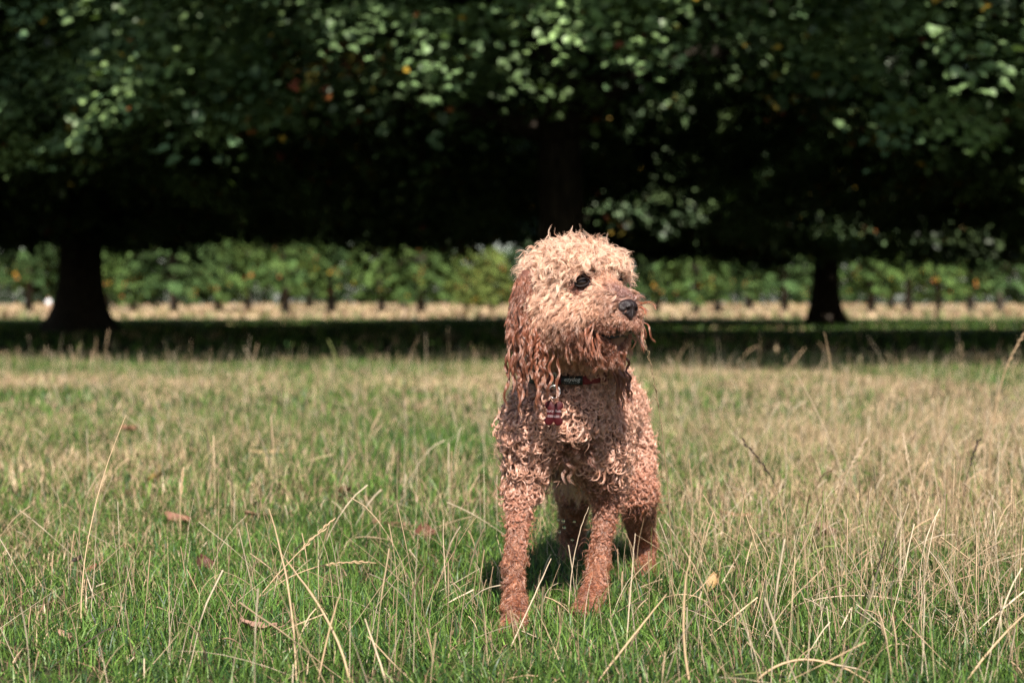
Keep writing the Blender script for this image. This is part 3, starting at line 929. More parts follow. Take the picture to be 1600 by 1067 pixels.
X, R, C = tufts(paths, col, 12, rng.uniform(.0008, .0018, len(r)), .00036, twist=.5, tip=.14, tiplight=.6, fly=.0006, lenj=.25)
# a loose frizz of single fine hairs between the curls
fi_ = rng.choice(len(r), 1500)
fr_ = r[fi_] + rng.normal(size=(1500, 3)) * .003
fp = grow(fr_, n[fi_], n[fi_] * .8 + G * .3 + rng.normal(size=fr_.shape) * .6, rng.uniform(.015, .035, 1500), 13, .5, .004, rng.uniform(.002, .007, 1500), rng.uniform(.8, 2.2, 1500))
X2, R2, C2 = tufts(fp, col[fi_] * 1.1, 3, .0012, .00026, twist=.3, tip=1.2, lenj=.5, fly=.003)
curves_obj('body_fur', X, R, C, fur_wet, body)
curves_obj('frizz', X2, R2, C2, fur_dry, body)

# ---- lower legs: short wet wavy locks lying down the leg
m = np.isin(reg, ['leg', 'hleg', 'paw'])
w = sample_surface(BV, BQ, 13000, lambda c: (c[:, 2] < .21) * 1.0 + 1e-9)
rg = region(w); k = np.isin(rg, ['leg', 'hleg', 'paw', 'upleg'])
w, rg = w[k], rg[k]
n = grad(w)
d0 = n * .16 + G * 1.0 + rng.normal(size=w.shape) * .18
paw = rg == 'paw'
d0[paw] += np.array([0, -.6, 0])
L = rng.uniform(.015, .028, len(w)); L[paw] *= .5
paths = curl_flat(w, n, L, 14, rng.uniform(.6, 3.0, len(w)), rng.uniform(.3, .9, len(w)), rng.uniform(.0002, .0016, len(w)), .10, .3, .0009)
GING = np.array([.37, .135, .068])
col = mixc(RUST * .40, GING, rng.random(len(w)) ** 1.1)
col = mixc(col, TAN * .75, np.clip((w[:, 2] - .10) / .12, 0, .6) * rng.random(len(w)))
X, R, C = tufts(paths, col, 10, rng.uniform(.0010, .0019, len(w)), .00032, twist=.3, tip=.2, tiplight=.35)
legf = curves_obj('leg_fur', X, R, C, fur_wet, body)

# ---- belly: long dripping locks
m = (np.isin(reg, ['body'])) & (nor[:, 2] < -.55) & (roots[:, 1] > 2.62) & (roots[:, 1] < 3.0)
i = np.where(m)[0][:300]
r, n = roots[i], nor[i]
paths = grow(r, n, n + G * 1.2 + rng.normal(size=r.shape) * .25, rng.uniform(.04, .105, len(i)) * np.interp(r[:, 1], [2.62, 2.78, 3.0], [.55, 1.1, .9]), 22, .9, .002,
             rng.uniform(.002, .005, len(i)), rng.uniform(1.2, 2.4, len(i)), wav=.3)
X, R, C = tufts(paths, mixc(DARK * 1.2, TAN * .7, rng.random(len(i))), 20, rng.uniform(.002, .004, len(i)), .00034, twist=1.0, tip=.1, tiplight=.3)
curves_obj('belly_fur', X, R, C, fur_wet, body)

# ---- head
hr = sample_surface(BV, BQ, 9500, lambda c: ((c[:, 2] > .385) & (c[:, 1] < 2.66)) * 1.0 + 1e-9)
hg = region(hr); k = np.isin(hg, ['skull', 'cheek', 'bridge', 'muzzle', 'jaw', 'neck']) & (hr[:, 2] > .385)
hr, hg = hr[k], hg[k]
hn = grad(hr)
q = hr - S
qf, ql, qu = q @ HF, q @ HL, q @ UP
deye = np.minimum(np.linalg.norm(hr - EYE_R, axis=1), np.linalg.norm(hr - EYE_L, axis=1))
NOSE = hp(.109, 0, -.030)
dn = np.linalg.norm(hr - NOSE, axis=1)
LIP = np.array([hp(.045, .036, -.066), hp(.062, .034, -.064), hp(.080, .028, -.060), hp(.094, .014, -.057), hp(.098, 0, -.055),
      hp(.094, -.014, -.057), hp(.080, -.028, -.060), hp(.062, -.034, -.064)])
LIP = LIP - grad(LIP) * (sdf(LIP) + .0005)[:, None]
LIPD = np.array([np.interp(np.linspace(0, 7, 30), range(8), LIP[:, i]) for i in range(3)]).T
dlip = np.linalg.norm(hr[:, None] - LIPD[None], axis=2).min(1)
keep = (deye > .0122) & (dn > .0165) & ~((dlip < .0095) & (qf > .062)) & ~((hg == 'jaw') & (qf > .088))
hr, hg, hn, qf, ql, qu, deye, dn = [x[keep] for x in (hr, hg, hn, qf, ql, qu, deye, dn)]
away = nrm(hr - NOSE)
N = len(hr)
d0 = hn * .35 + away * .7 + G * .45 + rng.normal(size=(N, 3)) * .22
L = rng.uniform(.020, .032, N); grav = np.full(N, .6); lift = rng.uniform(.002, .006, N)
cr = rng.uniform(.0012, .0034, N); tn = rng.uniform(.6, 1.5, N)
top = (qu > .020) & (qf < .050)
crownp = hp(-.02, .0, .07)
outw = nrm((hr - crownp) * np.array([1, 1, .35]))
d0[top] = hn[top] * .60 + outw[top] * .55 + rng.normal(size=(top.sum(), 3)) * .38
nt_ = top.sum()
L[top] = rng.uniform(.014, .036, nt_); grav[top] = rng.uniform(.5, 1.1, nt_); lift[top] = rng.uniform(.003, .013, nt_)
cr[top] = rng.uniform(.0018, .0062, nt_); tn[top] = rng.uniform(.6, 1.8, nt_)
br = (hg == 'bridge') & (np.abs(ql) < .014) & (qf > .055)
L[br] = rng.uniform(.009, .018, br.sum()); lift[br] = .002; cr[br] *= .5
d0[br] = hn[br] * .3 - HF * .9 + rng.normal(size=(br.sum(), 3)) * .3 + HL * np.sign(ql[br])[:, None] * .4
mz = np.isin(hg, ['muzzle']) & ~br
d0[mz] = hn[mz] * .4 + G * .75 - HF * .35 + rng.normal(size=(mz.sum(), 3)) * .2
L[mz] = rng.uniform(.018, .034, mz.sum()); grav[mz] = .7; lift[mz] = rng.uniform(.002, .005, mz.sum())
L[mz & (qf > .066)] *= .5
jw = (hg == 'jaw') | ((hg == 'neck') & (qu < -.05))
d0[jw] = hn[jw] * .5 + G * .8 + rng.normal(size=(jw.sum(), 3)) * .25
L[jw] = rng.uniform(.016, .034, jw.sum()); cr[jw] = rng.uniform(.002, .005, jw.sum())
dlip = dlip[keep]
nl_ = (dlip < .024) & (qf > .062)
L[nl_] = np.minimum(L[nl_], .0105); cr[nl_] *= .5
ne = deye < .024
L[ne] *= .35; cr[ne] *= .4; lift[ne] *= .3
weye = np.where((np.linalg.norm(hr - EYE_R, axis=1) < np.linalg.norm(hr - EYE_L, axis=1))[:, None], EYE_R, EYE_L)
d0[ne] += nrm(hr[ne] - weye[ne]) * 1.1
paths = grow(hr, hn, d0, L, 13, grav, lift, cr, tn)
clear = np.full(N, True)
for e_, s_ in ((EYE_R, 1), (EYE_L, -1)):
    ax_ = nrm(HF * .85 + HL * s_ * .5)
    for dd in (.006, .014, .024):
        clear &= np.linalg.norm(paths - (e_ + ax_ * dd), axis=2).min(1) > .0086
clear &= np.linalg.norm(paths - hp(.110, 0, -.030), axis=2).min(1) > .0145
paths, hr, hg, hn, qf, ql, qu, deye, dn, br = [x[clear] for x in (paths, hr, hg, hn, qf, ql, qu, deye, dn, br)]
N = len(hr)
wet = np.clip((-.026 - qu) / .025, 0, 1) * np.clip((qf + .005) / .05, 0, 1)
wet = np.maximum(wet, np.clip((.046 - dn) / .03, 0, .6))
wet = np.clip(wet + rng.normal(size=N) * .12, 0, 1)
col = mixc(CREAM, APRI, np.clip((-.006 - qu) / .04 + rng.normal(size=N) * .25, 0, 1))
col *= np.clip(rng.normal(1, .16, (N, 1)), .6, 1.4)
col = mixc(col, RUST * .62, wet)
col = mixc(col, DARK * 1.2, np.clip((.019 - deye) / .005, 0, .95))
col[br] = mixc(np.array([.24, .115, .09]), APRI, np.clip((.092 - qf[br]) / .025, 0, 1))
fl = wet < .35
X, R, C = tufts(paths[fl], col[fl], 17, rng.uniform(.0014, .0028, fl.sum()), .00029, twist=.4, tip=.22, tiplight=.25, fly=.0014)
curves_obj('head_fur', X, R, C, fur_dry, body)
X, R, C = tufts(paths[~fl], col[~fl], 12, rng.uniform(.0014, .0026, (~fl).sum()), .00030, twist=.5, tip=.2, tiplight=.35, fly=.0015)
curves_obj('muzzle_fur', X, R, C, fur_wet, body)

# ---- loose loops standing off the top of the head
tq = np.where((qu > .028) & (qf < .045))[0]; tq = rng.choice(tq, 210, replace=False)
lp_ = grow(hr[tq], hn[tq], hn[tq] * 1.0 + rng.normal(size=(210, 3)) * .45, rng.uniform(.026, .044, 210), 18, .9, .010, rng.uniform(.003, .0075, 210), rng.uniform(.7, 1.5, 210))
X, R, C = tufts(lp_, np.tile(CREAM, (210, 1)) * rng.uniform(.85, 1.10, (210, 1)), 5, .0007, .00034, twist=.3, tip=.6, tiplight=.2, fly=.0012)
curves_obj('loose_hair', X, R, C, fur_dry, body)

# ---- beard and moustache: longer wet tails round the mouth
bq = []
for s in (1, -1):
    for i in range(34):
        f = rng.uniform(.015, .085)
        bq.append(hp(f, s * rng.uniform(.014, .030) * (1.25 - f * 4), rng.uniform(-.066, -.040)))
for i in range(24):
    bq.append(hp(rng.uniform(.02, .085), rng.uniform(-.016, .016), -.082))
for i in range(7):
    bq.append(hp(rng.uniform(.080, .098), -rng.uniform(.014, .024), rng.uniform(-.046, -.034)))
bq = np.array(bq); bn = grad(bq)
bq = bq - bn * (sdf(bq) - .001)[:, None]
nb = len(bq)
paths = grow(bq, bn, bn * .6 + G * .7 + HF * .35 + rng.normal(size=(nb, 3)) * .3, np.concatenate([rng.uniform(.022, .045, nb - 7), rng.uniform(.03, .05, 7)]), 16, .8, .003,
             rng.uniform(.0015, .004, nb), rng.uniform(.6, 1.5, nb), wav=.25)
X, R, C = tufts(paths, mixc(RUST * .8, RUST * 1.5, rng.random(nb)), 12, rng.uniform(.0010, .0018, nb), .0003, twist=.8, tip=.1, tiplight=.4)
curves_obj('beard', X, R, C, fur_wet, body)

# ------------------------------------------------------------------ ears with wet cords
ear_m = plain('ear_leather', (.15, .06, .04), rough=.45, noise=.3, nscale=60)
def make_ear(top, bot, wid, outn, ncord, seed, cols):
    e_axis = nrm(bot - top); wdir = nrm(np.cross(e_axis, outn)); nn = nrm(np.cross(wdir, e_axis))
    nn = nn * np.sign(nn @ outn)
    Lh = np.linalg.norm(bot - top)
    V, nu, nv = [], 14, 12
    for i in range(nu):
        t = i / (nu - 1)
        ww = wid * np.interp(t, [0, .15, .5, .85, 1], [.45, .75, 1, .8, .15])
        th = np.interp(t, [0, .3, 1], [.014, .010, .004])
        for j in range(nv):
            a = 2 * math.pi * j / nv
            V.append(top + e_axis * Lh * t + wdir * ww * math.cos(a) + nn * (th * math.sin(a) - .35 * ww * math.cos(a) ** 2 + .004 * math.sin(5 * t)))
    idx_ = np.arange(nu * nv).reshape(nu, nv)
    Q = np.stack([idx_[:-1], np.roll(idx_[:-1], -1, 1), np.roll(idx_[1:], -1, 1), idx_[1:]], -1).reshape(-1, 4)
    V = np.array(V)
    me = np_mesh('ear', V - BASE, [Q, np.vstack([idx_[0][::-1][None], idx_[-1][None]])], smooth=True)
    ear = obj('ear', me, ear_m, dog)
    # cords: start all over the flap's outer face and edge, hang well below it
    n = ncord
    t = rng.random(n) ** .8 * .95
    a = rng.uniform(0.05, .95, n) * math.pi + rng.normal(size=n) * .25
    ww = wid * np.interp(t, [0, .15, .5, .85, 1], [.45, .75, 1, .8, .15])
    rt = top + e_axis * (Lh * t)[:, None] + wdir * (ww * np.cos(a))[:, None] + nn * (.010 * np.sin(a) - .35 * ww * np.cos(a) ** 2)[:, None]
    ln = Lh * (1 - t) * rng.uniform(.8, 1.0, n) + rng.uniform(.015, .085, n)
    d0 = e_axis * 1.0 + nn * .10 + wdir * np.cos(a)[:, None] * .05 + rng.normal(size=(n, 3)) * .05
    k = 30
    nr = np.tile(nn, (n, 1))
    pth = grow(rt, nr, d0, ln, k, .5, .004, rng.uniform(.0008, .0034, n), ln / rng.uniform(.024, .050, n), wav=.14, rise=.3)
    cc = mixc(cols[0], cols[1], rng.random(n))
    X, R, C = tufts(pth, cc, 30, rng.uniform(.0014, .0034, n), .00045, twist=ln / rng.uniform(.022, .05, n), tip=.12, cj=.2, lenj=.22, tiplight=.15, fly=.0008, rope=2)
    curves_obj('ear_fur', X, R, C, fur_wet, ear)
    # finer short hair over the flap so that the leather never shows
    n = 420
    t = rng.random(n) * .7
    a = rng.uniform(0, 1, n) * math.pi
    ww = wid * np.interp(t, [0, .15, .5, .85, 1], [.45, .75, 1, .8, .15])
    rt = top + e_axis * (Lh * t)[:, None] + wdir * (ww * np.cos(a))[:, None] + nn * (.010 * np.sin(a) - .35 * ww * np.cos(a) ** 2)[:, None]
    nr = np.tile(nn, (n, 1))
    pth = grow(rt, nr, e_axis + nn * .25 + rng.normal(size=(n, 3)) * .15, rng.uniform(.018, .036, n), 14, .2, .003, rng.uniform(.0008, .002, n), rng.uniform(.6, 1.4, n))
    X, R, C = tufts(pth, mixc(cols[0] * 1.3, cols[1] * 1.2, rng.random(n)), 14, rng.uniform(.0016, .003, n), .00030, twist=.6, tip=.2, tiplight=.3, fly=.001)
    curves_obj('ear_fur', X, R, C, fur_wet, ear)
    return ear
make_ear(P(830, 424, 2.545), P(825, 556, 2.530), .037, nrm(HL * .8 + HF * .35), 46, 1, (RUST * .35, RUST * .95))
make_ear(hp(-.018, -.058, .002), hp(.004, -.066, -.100), .026, nrm(-HL * .9 + HF * .3), 34, 2, (DARK, RUST * .8))

# ------------------------------------------------------------------ eyes, nose, lips
def ball(c, r, seg=20, sc=(1, 1, 1)):
    a = np.linspace(0, math.pi, seg // 2 + 1); b = np.linspace(0, 2 * math.pi, seg, endpoint=False)
    V = np.array([[math.sin(x) * math.cos(y), math.sin(x) * math.sin(y), math.cos(x)] for x in a for y in b]) * r * np.array(sc) + c
    i = np.arange(len(a) * seg).reshape(len(a), seg)
    q = np.stack([i[:-1], i[1:], np.roll(i[1:], -1, 1), np.roll(i[:-1], -1, 1)], -1).reshape(-1, 4)
    return V, q
eye_m = plain('eye_wet', (.010, .006, .004), rough=.16, spec=.4)
lid_m = plain('eyelid_skin', (.012, .008, .008), rough=.65, spec=.2)
for e, s in ((EYE_R, 1), (EYE_L, -1)):
    c = e - HF * .004
    V, q = ball(c - HF * .001, .0100)
    eo = obj('eye', np_mesh('eye', V - BASE, q, smooth=True), eye_m, dog)
    ax = nrm(HF * .85 + HL * s * .5)
    sx = nrm(np.cross(UP, ax)); uy = np.cross(ax, sx)
    a = np.linspace(0, 2 * math.pi, 26)
    ring = np.array([c + ax * (.0096 - .004 * abs(math.cos(x)) ** 2) + sx * .0098 * math.cos(x) + uy * (.0050 * math.sin(x) + .0022 * math.cos(x) * s) for x in a])
    V, fs = tube(ring, .0015, 7, cap=False)
    obj('eyelid', np_mesh('eyelid', V - BASE, fs, smooth=True), lid_m, eo)

def nose_sdf(p):
    q = (p - hp(.1045, 0, -.030)) / 1.10
    f, l, u = q @ HF, q @ HL, q @ UP
    d = (np.sqrt((f / .013) ** 2 + (l / .0165) ** 2 + ((u + .0015 * 0) / .0125) ** 2) - 1) * .012
    d = np.maximum(d, (f * .94 + u * -.34) - .0105)                       # flattened front, leaning back
    low = np.sqrt((f / .011) ** 2 + (l / .0050) ** 2 + ((u + .008) / .009) ** 2) - 1
    k = .004; d2 = low * .006
    hh = np.clip(.5 + .5 * (d - d2) / k, 0, 1); d = d * (1 - hh) + d2 * hh - k * hh * (1 - hh)
    for s in (1, -1):
        nd = np.sqrt(((f - .0105) / .006) ** 2 + ((l - s * .0078) / .0036) ** 2 + ((u + .0018 + abs(0)) / .0033) ** 2) - 1
        d = np.maximum(d, -nd * .0035)
        sl = np.sqrt(((f - .008) / .008) ** 2 + ((l - s * .0135) / .006) ** 2 + ((u + .0045) / .0013) ** 2) - 1
        d = np.maximum(d, -sl * .0013)
    gr = np.sqrt((l / .0009) ** 2 + ((f - .013) / .004) ** 2) - 1
    d = np.maximum(d, -gr * .0009)
    return d * 1.10
hh_ = .0009
lo = NOSE - .034; nn_ = int(.068 / hh_)
gx, gy, gz = np.meshgrid(*[np.arange(nn_) * hh_ + l for l in lo], indexing='ij')
V, Q = surface_nets(nose_sdf(np.stack([gx.ravel(), gy.ravel(), gz.ravel()], 1)).reshape(nn_, nn_, nn_), lo, hh_)
nose_m = plain('nose_leather', (.016, .009, .009), rough=.36, spec=.4, bump=.3, nscale=900)
obj('nose', np_mesh('nose', V - BASE, Q, smooth=True), nose_m, dog)
lip_m = plain('lip_skin', (.012, .008, .009), rough=.35, bump=.4, nscale=300)
mb = MB()
ll = LIPD
mb.add(*tube(ll[4:-3], .0038 * np.sin(np.linspace(.25, math.pi - .25, 23)) ** .6, 8))
ll2 = ll[8:-7] - UP * .0075 - HF * .006
mb.add(*tube(ll2, .0030 * np.sin(np.linspace(.25, math.pi - .25, 15)) ** .6, 8))
mb.v = [v - BASE for v in mb.v]
obj('lip', mb.mesh('lip'), lip_m, dog)

# ------------------------------------------------------------------ collar and tag
red_m = plain('collar_webbing', (.16, .012, .016), rough=.7, noise=.2, nscale=300, bump=.3)
black_m = plain('patch_rubber', (.010, .014, .013), rough=.45)
grey_m = plain('raised_letter', (.42, .42, .38), rough=.5)
steel_m = plain('steel', (.50, .49, .49), rough=.28, metal=1.0)
tag_m = plain('anodised_red', (.045, .004, .006), rough=.5, metal=0.0, spec=.2, noise=.25, nscale=120)
engr_m = plain('engraving', (.30, .22, .23), rough=.5)
buckle_m = plain('buckle_plastic', (.035, .045, .045), rough=.4)
collar = tag(empty('dog_collar', cc_), 'red webbing collar with black lettered patch round the wet dog\'s neck', 'collar')
def cpt(a, dr=0, dz=0):
    return np.array([math.sin(a) * (ca_ + dr), -math.cos(a) * (cb_ + dr), dz + .010 * math.cos(a) * -1])
def band(a0, a1, n, hw, r0, r1, closed=False):
    V = []; 
    for i in range(n):
        a = a0 + (a1 - a0) * i / (n if closed else n - 1)
        V += [cpt(a, r0, -hw), cpt(a, r1, -hw), cpt(a, r1, hw), cpt(a, r0, hw)]
    ix = np.arange(n * 4).reshape(n, 4)
    A, B = (ix, np.roll(ix, -1, 0)) if closed else (ix[:-1], ix[1:])
    q = np.stack([A, B, np.roll(B, -1, 1), np.roll(A, -1, 1)], -1).reshape(-1, 4)
    fs = [q]
    if not closed: fs = [np.vstack([q, ix[0][None], ix[-1][::-1][None]])]
    return np.array(V), fs
V, fs = band(0, 2 * math.pi, 64, .0064, -.0062, -.0034, True)
obj('strap', np_mesh('strap', V, fs), red_m, collar)
A0, A1 = math.radians(-15), math.radians(12)
V, fs = band(A0, A1, 12, .0064, .0006, .0030)
patch = obj('name_patch', np_mesh('name_patch', V, fs), black_m, collar)
def text_mesh(body_, size, shear=0.0):
    c = bpy.data.curves.new('lettering', 'FONT'); c.body = body_; c.size = size; c.extrude = size * .03
    c.align_x = 'CENTER'; c.align_y = 'CENTER'; c.shear = shear; c.resolution_u = 3
    o = bpy.data.objects.new('lettering', c); COL.objects.link(o)
    me = bpy.data.meshes.new_from_object(o.evaluated_get(bpy.context.evaluated_depsgraph_get()))
    bpy.data.objects.remove(o, do_unlink=True); bpy.data.curves.remove(c)
    v = np.empty(len(me.vertices) * 3); me.vertices.foreach_get('co', v)
    return me, v.reshape(-1, 3)
def wrap_text(body_, size, dz, shear=0.0):
    me, v = text_mesh(body_, size, shear)
    am = (A0 + A1) / 2
    nv = np.array([cpt(am + x / (ca_ + .006), .0033 + z, y + dz) for x, y, z in v])
    me.vertices.foreach_set('co', nv.ravel()); me.update()
    return me
obj('lettering', wrap_text('ezydog', .0085, .0012, .2), grey_m, patch)
mb = MB()
for i in range(7):                                         # the tiny second line: too small to read in the photograph
    a = A0 + .06 + i * .050
    q = np.array([cpt(a, .0034, -.0046), cpt(a + .022, .0034, -.0046), cpt(a + .022, .0034, -.0034), cpt(a, .0034, -.0034)])
    mb.add(q, np.array([[0, 1, 2, 3]]))
obj('small_lettering', mb.mesh('small_lettering', False), plain('small_letter', (.12, .12, .11)), patch)
V, fs = band(math.radians(-78), math.radians(-52), 8, .010, .0, .009)
obj('buckle', np_mesh('buckle', V, fs), buckle_m, collar)
# D ring: hangs under the strap beside the patch
ad = math.radians(-23)
dc = cpt(ad, .005, -.001)
rp = np.array([dc + np.array([.0022 * math.sin(t), -.003 - .002 * math.cos(t), 0]) + UP * .0115 * math.cos(t) for t in np.linspace(0, 2 * math.pi, 24)])
V, fs = tube(rp, .0013, 8, cap=False)
obj('ring', np_mesh('ring', V, fs, smooth=True), steel_m, collar)
# split ring and bone tag
tc_ = P(866, 612, 2.545)
tagE = tag(empty('dog_tag', tc_), 'dark red bone-shaped name tag hanging from the collar by a steel ring', 'dog tag')
rr_ = .0088
t = np.linspace(0, 4 * math.pi - .4, 56)
rp = np.stack([rr_ * np.cos(t) * .95, .0016 * (t / t.max()) + .002 * np.sin(t), rr_ * np.sin(t)], 1)
V, fs = tube(rp, .0007, 7)
obj('split_ring', np_mesh('split_ring', V, fs, smooth=True), steel_m, tagE)
# bone outline, standing upright: two lobes up, two lobes down
def bone_outline(w=.0122, hgt=.0175, r=.0062):
    pts = []
    for (cx, cz, a0, a1) in ((w - r * .85, hgt - r, -60, 165), (-(w - r * .85), hgt - r, 15, 240), (-(w - r * .85), -hgt + r, 120, 345), (w - r * .85, -hgt + r, 195, 420)):
        for a in np.radians(np.linspace(a0, a1, 12)):
            pts.append((cx + r * math.cos(a), cz + r * math.sin(a)))
    return np.array(pts)
bo = bone_outline()
bc = np.array([-.0005, -.002, -.0305])
n_ = len(bo); th = .0011
tilt = Matrix.Rotation(math.radians(-6), 3, 'Z') @ Matrix.Rotation(math.radians(2), 3, 'Y')
tilt = np.array(tilt)
def bone_pts(xz, y): return np.stack([xz[:, 0], np.full(len(xz), y), xz[:, 1]], 1) @ tilt.T + bc
rim = bo * .93
V = np.vstack([bone_pts(rim, -th - .0003), bone_pts(bo, -th + .0004), bone_pts(bo, th)])
ix = np.arange(n_ * 3).reshape(3, n_)
q = np.vstack([np.stack([ix[a], np.roll(ix[a], -1), np.roll(ix[a + 1], -1), ix[a + 1]], -1) for a in (0, 1)])
cf, cb = len(V), len(V) + 1
V = np.vstack([V, bone_pts(np.zeros((1, 2)), -th - .0003), bone_pts(np.zeros((1, 2)), th)])
tri = np.vstack([np.stack([np.full(n_, cf), np.roll(ix[0], -1), ix[0]], -1), np.stack([np.full(n_, cb), ix[2], np.roll(ix[2], -1)], -1)])
plate = obj('plate', np_mesh('plate', V, [q, tri]), tag_m, tagE)
me, v = text_mesh('Lucy Rob', .0055)
v2 = np.stack([v[:, 0], -th - .0006 - v[:, 2], v[:, 1] + .0035], 1) @ tilt.T + bc
me.vertices.foreach_set('co', v2.ravel()); me.update()
obj('lettering', me, engr_m, plate)
mb = MB()
for i in range(11):                                        # second engraved line, illegible in the photograph
    x = -.0094 + i * .00172
    for (x0, z0, x1, z1) in ((0, 0, .0004, .0034), (.0008, 0, .0012, .0034), (.0, .0014 + .0006 * (i % 3), .0012, .0018 + .0006 * (i % 3)), (0, .003 * (i % 2), .0012, .003 * (i % 2) + .0004)):
        if (i * 7 + int(x0 * 1e4)) % 5 == 0: continue
        xz = np.array([(x + x0, z0 - .0058), (x + x1, z0 - .0058), (x + x1, z1 - .0058), (x + x0, z1 - .0058)])
        mb.add(bone_pts(xz, -th - .0007), np.array([[0, 1, 2, 3]]))
obj('small_lettering', mb.mesh('small_lettering', False), engr_m, plate)

# ------------------------------------------------------------------ drops falling from the belly
drop_m, nt, out = new_mat('water')
gb = nt.nodes.new('ShaderNodeBsdfGlass'); gb.inputs['IOR'].default_value = 1.33; gb.inputs['Roughness'].default_value = 0.0
nt.links.new(gb.outputs[0], out.inputs['Surface'])
drops = [(872, 812, 2.84, 'leftmost'), (880, 814, 2.85, 'second'), (897, 815, 2.83, 'rightmost high'), (881, 824, 2.84, 'largest'), (874, 831, 2.86, 'lower left'), (894, 843, 2.85, 'middle'), (897, 872, 2.84, 'lowest')]
dl = ['leftmost of the three highest water drops under the dog\'s belly', 'middle of the three highest water drops under the dog\'s belly',
      'rightmost of the three highest water drops under the dog\'s belly', 'large clear water drop just below the three highest drops under the belly',
      'faint water drop left of the stalk below the large drop', 'clear water drop right of the stalk, between dog\'s legs', 'lowest falling water drop, just above the grass under the dog']
V, q = ball(np.zeros(3), .0024, 16, (1, 1, 1.10))
dm = np_mesh('water_drop', V, q, smooth=True)
for (px, py, Y, _), lb in zip(drops, dl):
    o = obj('water_drop', dm, drop_m, None, P(px, py, Y))
    k_ = rng.uniform(.8, 1.25); o.scale = (k_, k_, k_ * rng.uniform(1, 1.2))
    tag(o, lb, 'water drop', 'water drops falling from the wet dog')
# ================================================================== fallen leaves
def ground_at(px, py):
    """Where the sight line of a photo pixel meets the flat foreground."""
    Y = CAM_H * FPX / (py - HORIZON)
    p = P(px, py, Y); p[2] = 0
    return p
def leaf_shape(g, ln, wd, curl, cup):
    nu, nv = 9, 7
    V = []
    for i in range(nu):
        t = i / (nu - 1)
        w = wd * .5 * (math.sin(math.pi * min(1, t * .93 + .05) ** .8) ** .8 + .02) * (1 + .10 * math.sin(9 * t + g.random() * 6))
        for j in range(nv):
            s = j / (nv - 1) * 2 - 1
            V.append((s * w, (t - .5) * ln, cup * wd * s * s + curl * ln * (t - .5) ** 2 - .02 * ln * (1 - abs(s)) + g.normal(0, .012) * ln))
    ix = np.arange(nu * nv).reshape(nu, nv)
    q = np.stack([ix[:-1, :-1], ix[:-1, 1:], ix[1:, 1:], ix[1:, :-1]], -1).reshape(-1, 4)
    return np.array(V), q
def dead_leaf_mat(i, col):
    m = plain(f'dead_leaf_{i}', tuple(.42 * c + .10 * sum(col) * k_ for c, k_ in zip(col, (1.0, .78, .52))), rough=.6, noise=.45, nscale=55, bump=.5, spec=.3)
    return m
fl = [  # px, py, length m, width m, colour, yaw, pitch, label
    (1112, 925, .050, .020, (.52, .30, .09), 2.5, -.7, 'curled golden-brown leaf in the grass right of the dog\'s front paws'),
    (402, 988, .060, .024, (.42, .20, .15), 1.35, .12, 'long pinkish-brown leaf lying flat in the left foreground'),
    (535, 778, .085, .034, (.34, .15, .09), .5, -.5, 'brown leaf leaning in the grass left of the dog'),
    (240, 757, .070, .055, (.60, .34, .08), .9, -.7, 'round yellow leaf in the grass on the left'),
    (1150, 813, .085, .034, (.36, .12, .06), 1.5, .1, 'reddish-brown leaf right of the dog\'s hind leg'),
    (1286, 838, .065, .045, (.36, .19, .13), .3, .1, 'crumpled tan leaf among straw in the right foreground'),
    (138, 901, .040, .030, (.36, .10, .06), 2.0, -.4, 'small round red-brown leaf in the left foreground'),
    (105, 1006, .040, .024, (.50, .24, .18), 1.1, .2, 'small pink-tan leaf low in the left corner'),
    (664, 843, .070, .042, (.20, .055, .03), .2, .3, 'dark red-brown leaf in a hollow left of the dog\'s leg'),
    (606, 827, .075, .036, (.45, .22, .13), 1.4, .1, 'tan leaf lying left of the dark red-brown leaf'),
    (276, 818, .075, .040, (.30, .10, .06), 1.0, .2, 'red-brown leaf below the round yellow leaf'),
    (408, 808, .085, .034, (.40, .18, .10), 1.5, .1, 'flat orange-brown leaf behind the long straw stems'),
    (318, 890, .045, .028, (.16, .05, .035), .6, .5, 'small dark curled leaf in the left foreground'),
    (414, 709, .13, .05, (.52, .32, .14), 1.5, .1, 'pale orange leaf far back in the left meadow'),
    (648, 640, .16, .06, (.60, .32, .18), 1.4, .25, 'pinkish leaf far back in the dry grass left of the dog'),
    (200, 674, .10, .06, (.50, .16, .11), .7, -.5, 'reddish leaf far back in the dry grass at left')]
for i, (px, py, ln, wd, colr, yaw, pit, lb) in enumerate(fl):
    g = np.random.default_rng(100 + i)
    V, q = leaf_shape(g, ln * .9, wd, g.uniform(.15, .5), g.uniform(.1, .35))
    p = ground_at(px, py + 6)
    le = tag(empty('fallen_leaf', (p[0], p[1], .009 + min(abs(pit), .5) * .05 * .2)), lb, 'leaf', 'dead leaves lying in the grass')
    pit = pit if py > 740 else .15 * pit
    le.rotation_euler = (pit, g.uniform(-.25, .25), yaw)
    bl = obj('blade', np_mesh('blade', V, q, smooth=True), dead_leaf_mat(i, colr), le)
    tv = np.linspace(0, 1, 6)
    mid = np.stack([0 * tv, (-.5 - .28 * tv) * ln, .25 * ln * (.9 * tv ** 2)], 1) + np.array([0, 0, V[3, 2]])
    Vt, ft = tube(mid, np.interp(tv, [0, 1], [.0011, .0007]) * (ln / .06) ** .5, 5)
    obj('stem', np_mesh('stem', Vt, ft, smooth=True), bl.data.materials[0], le)

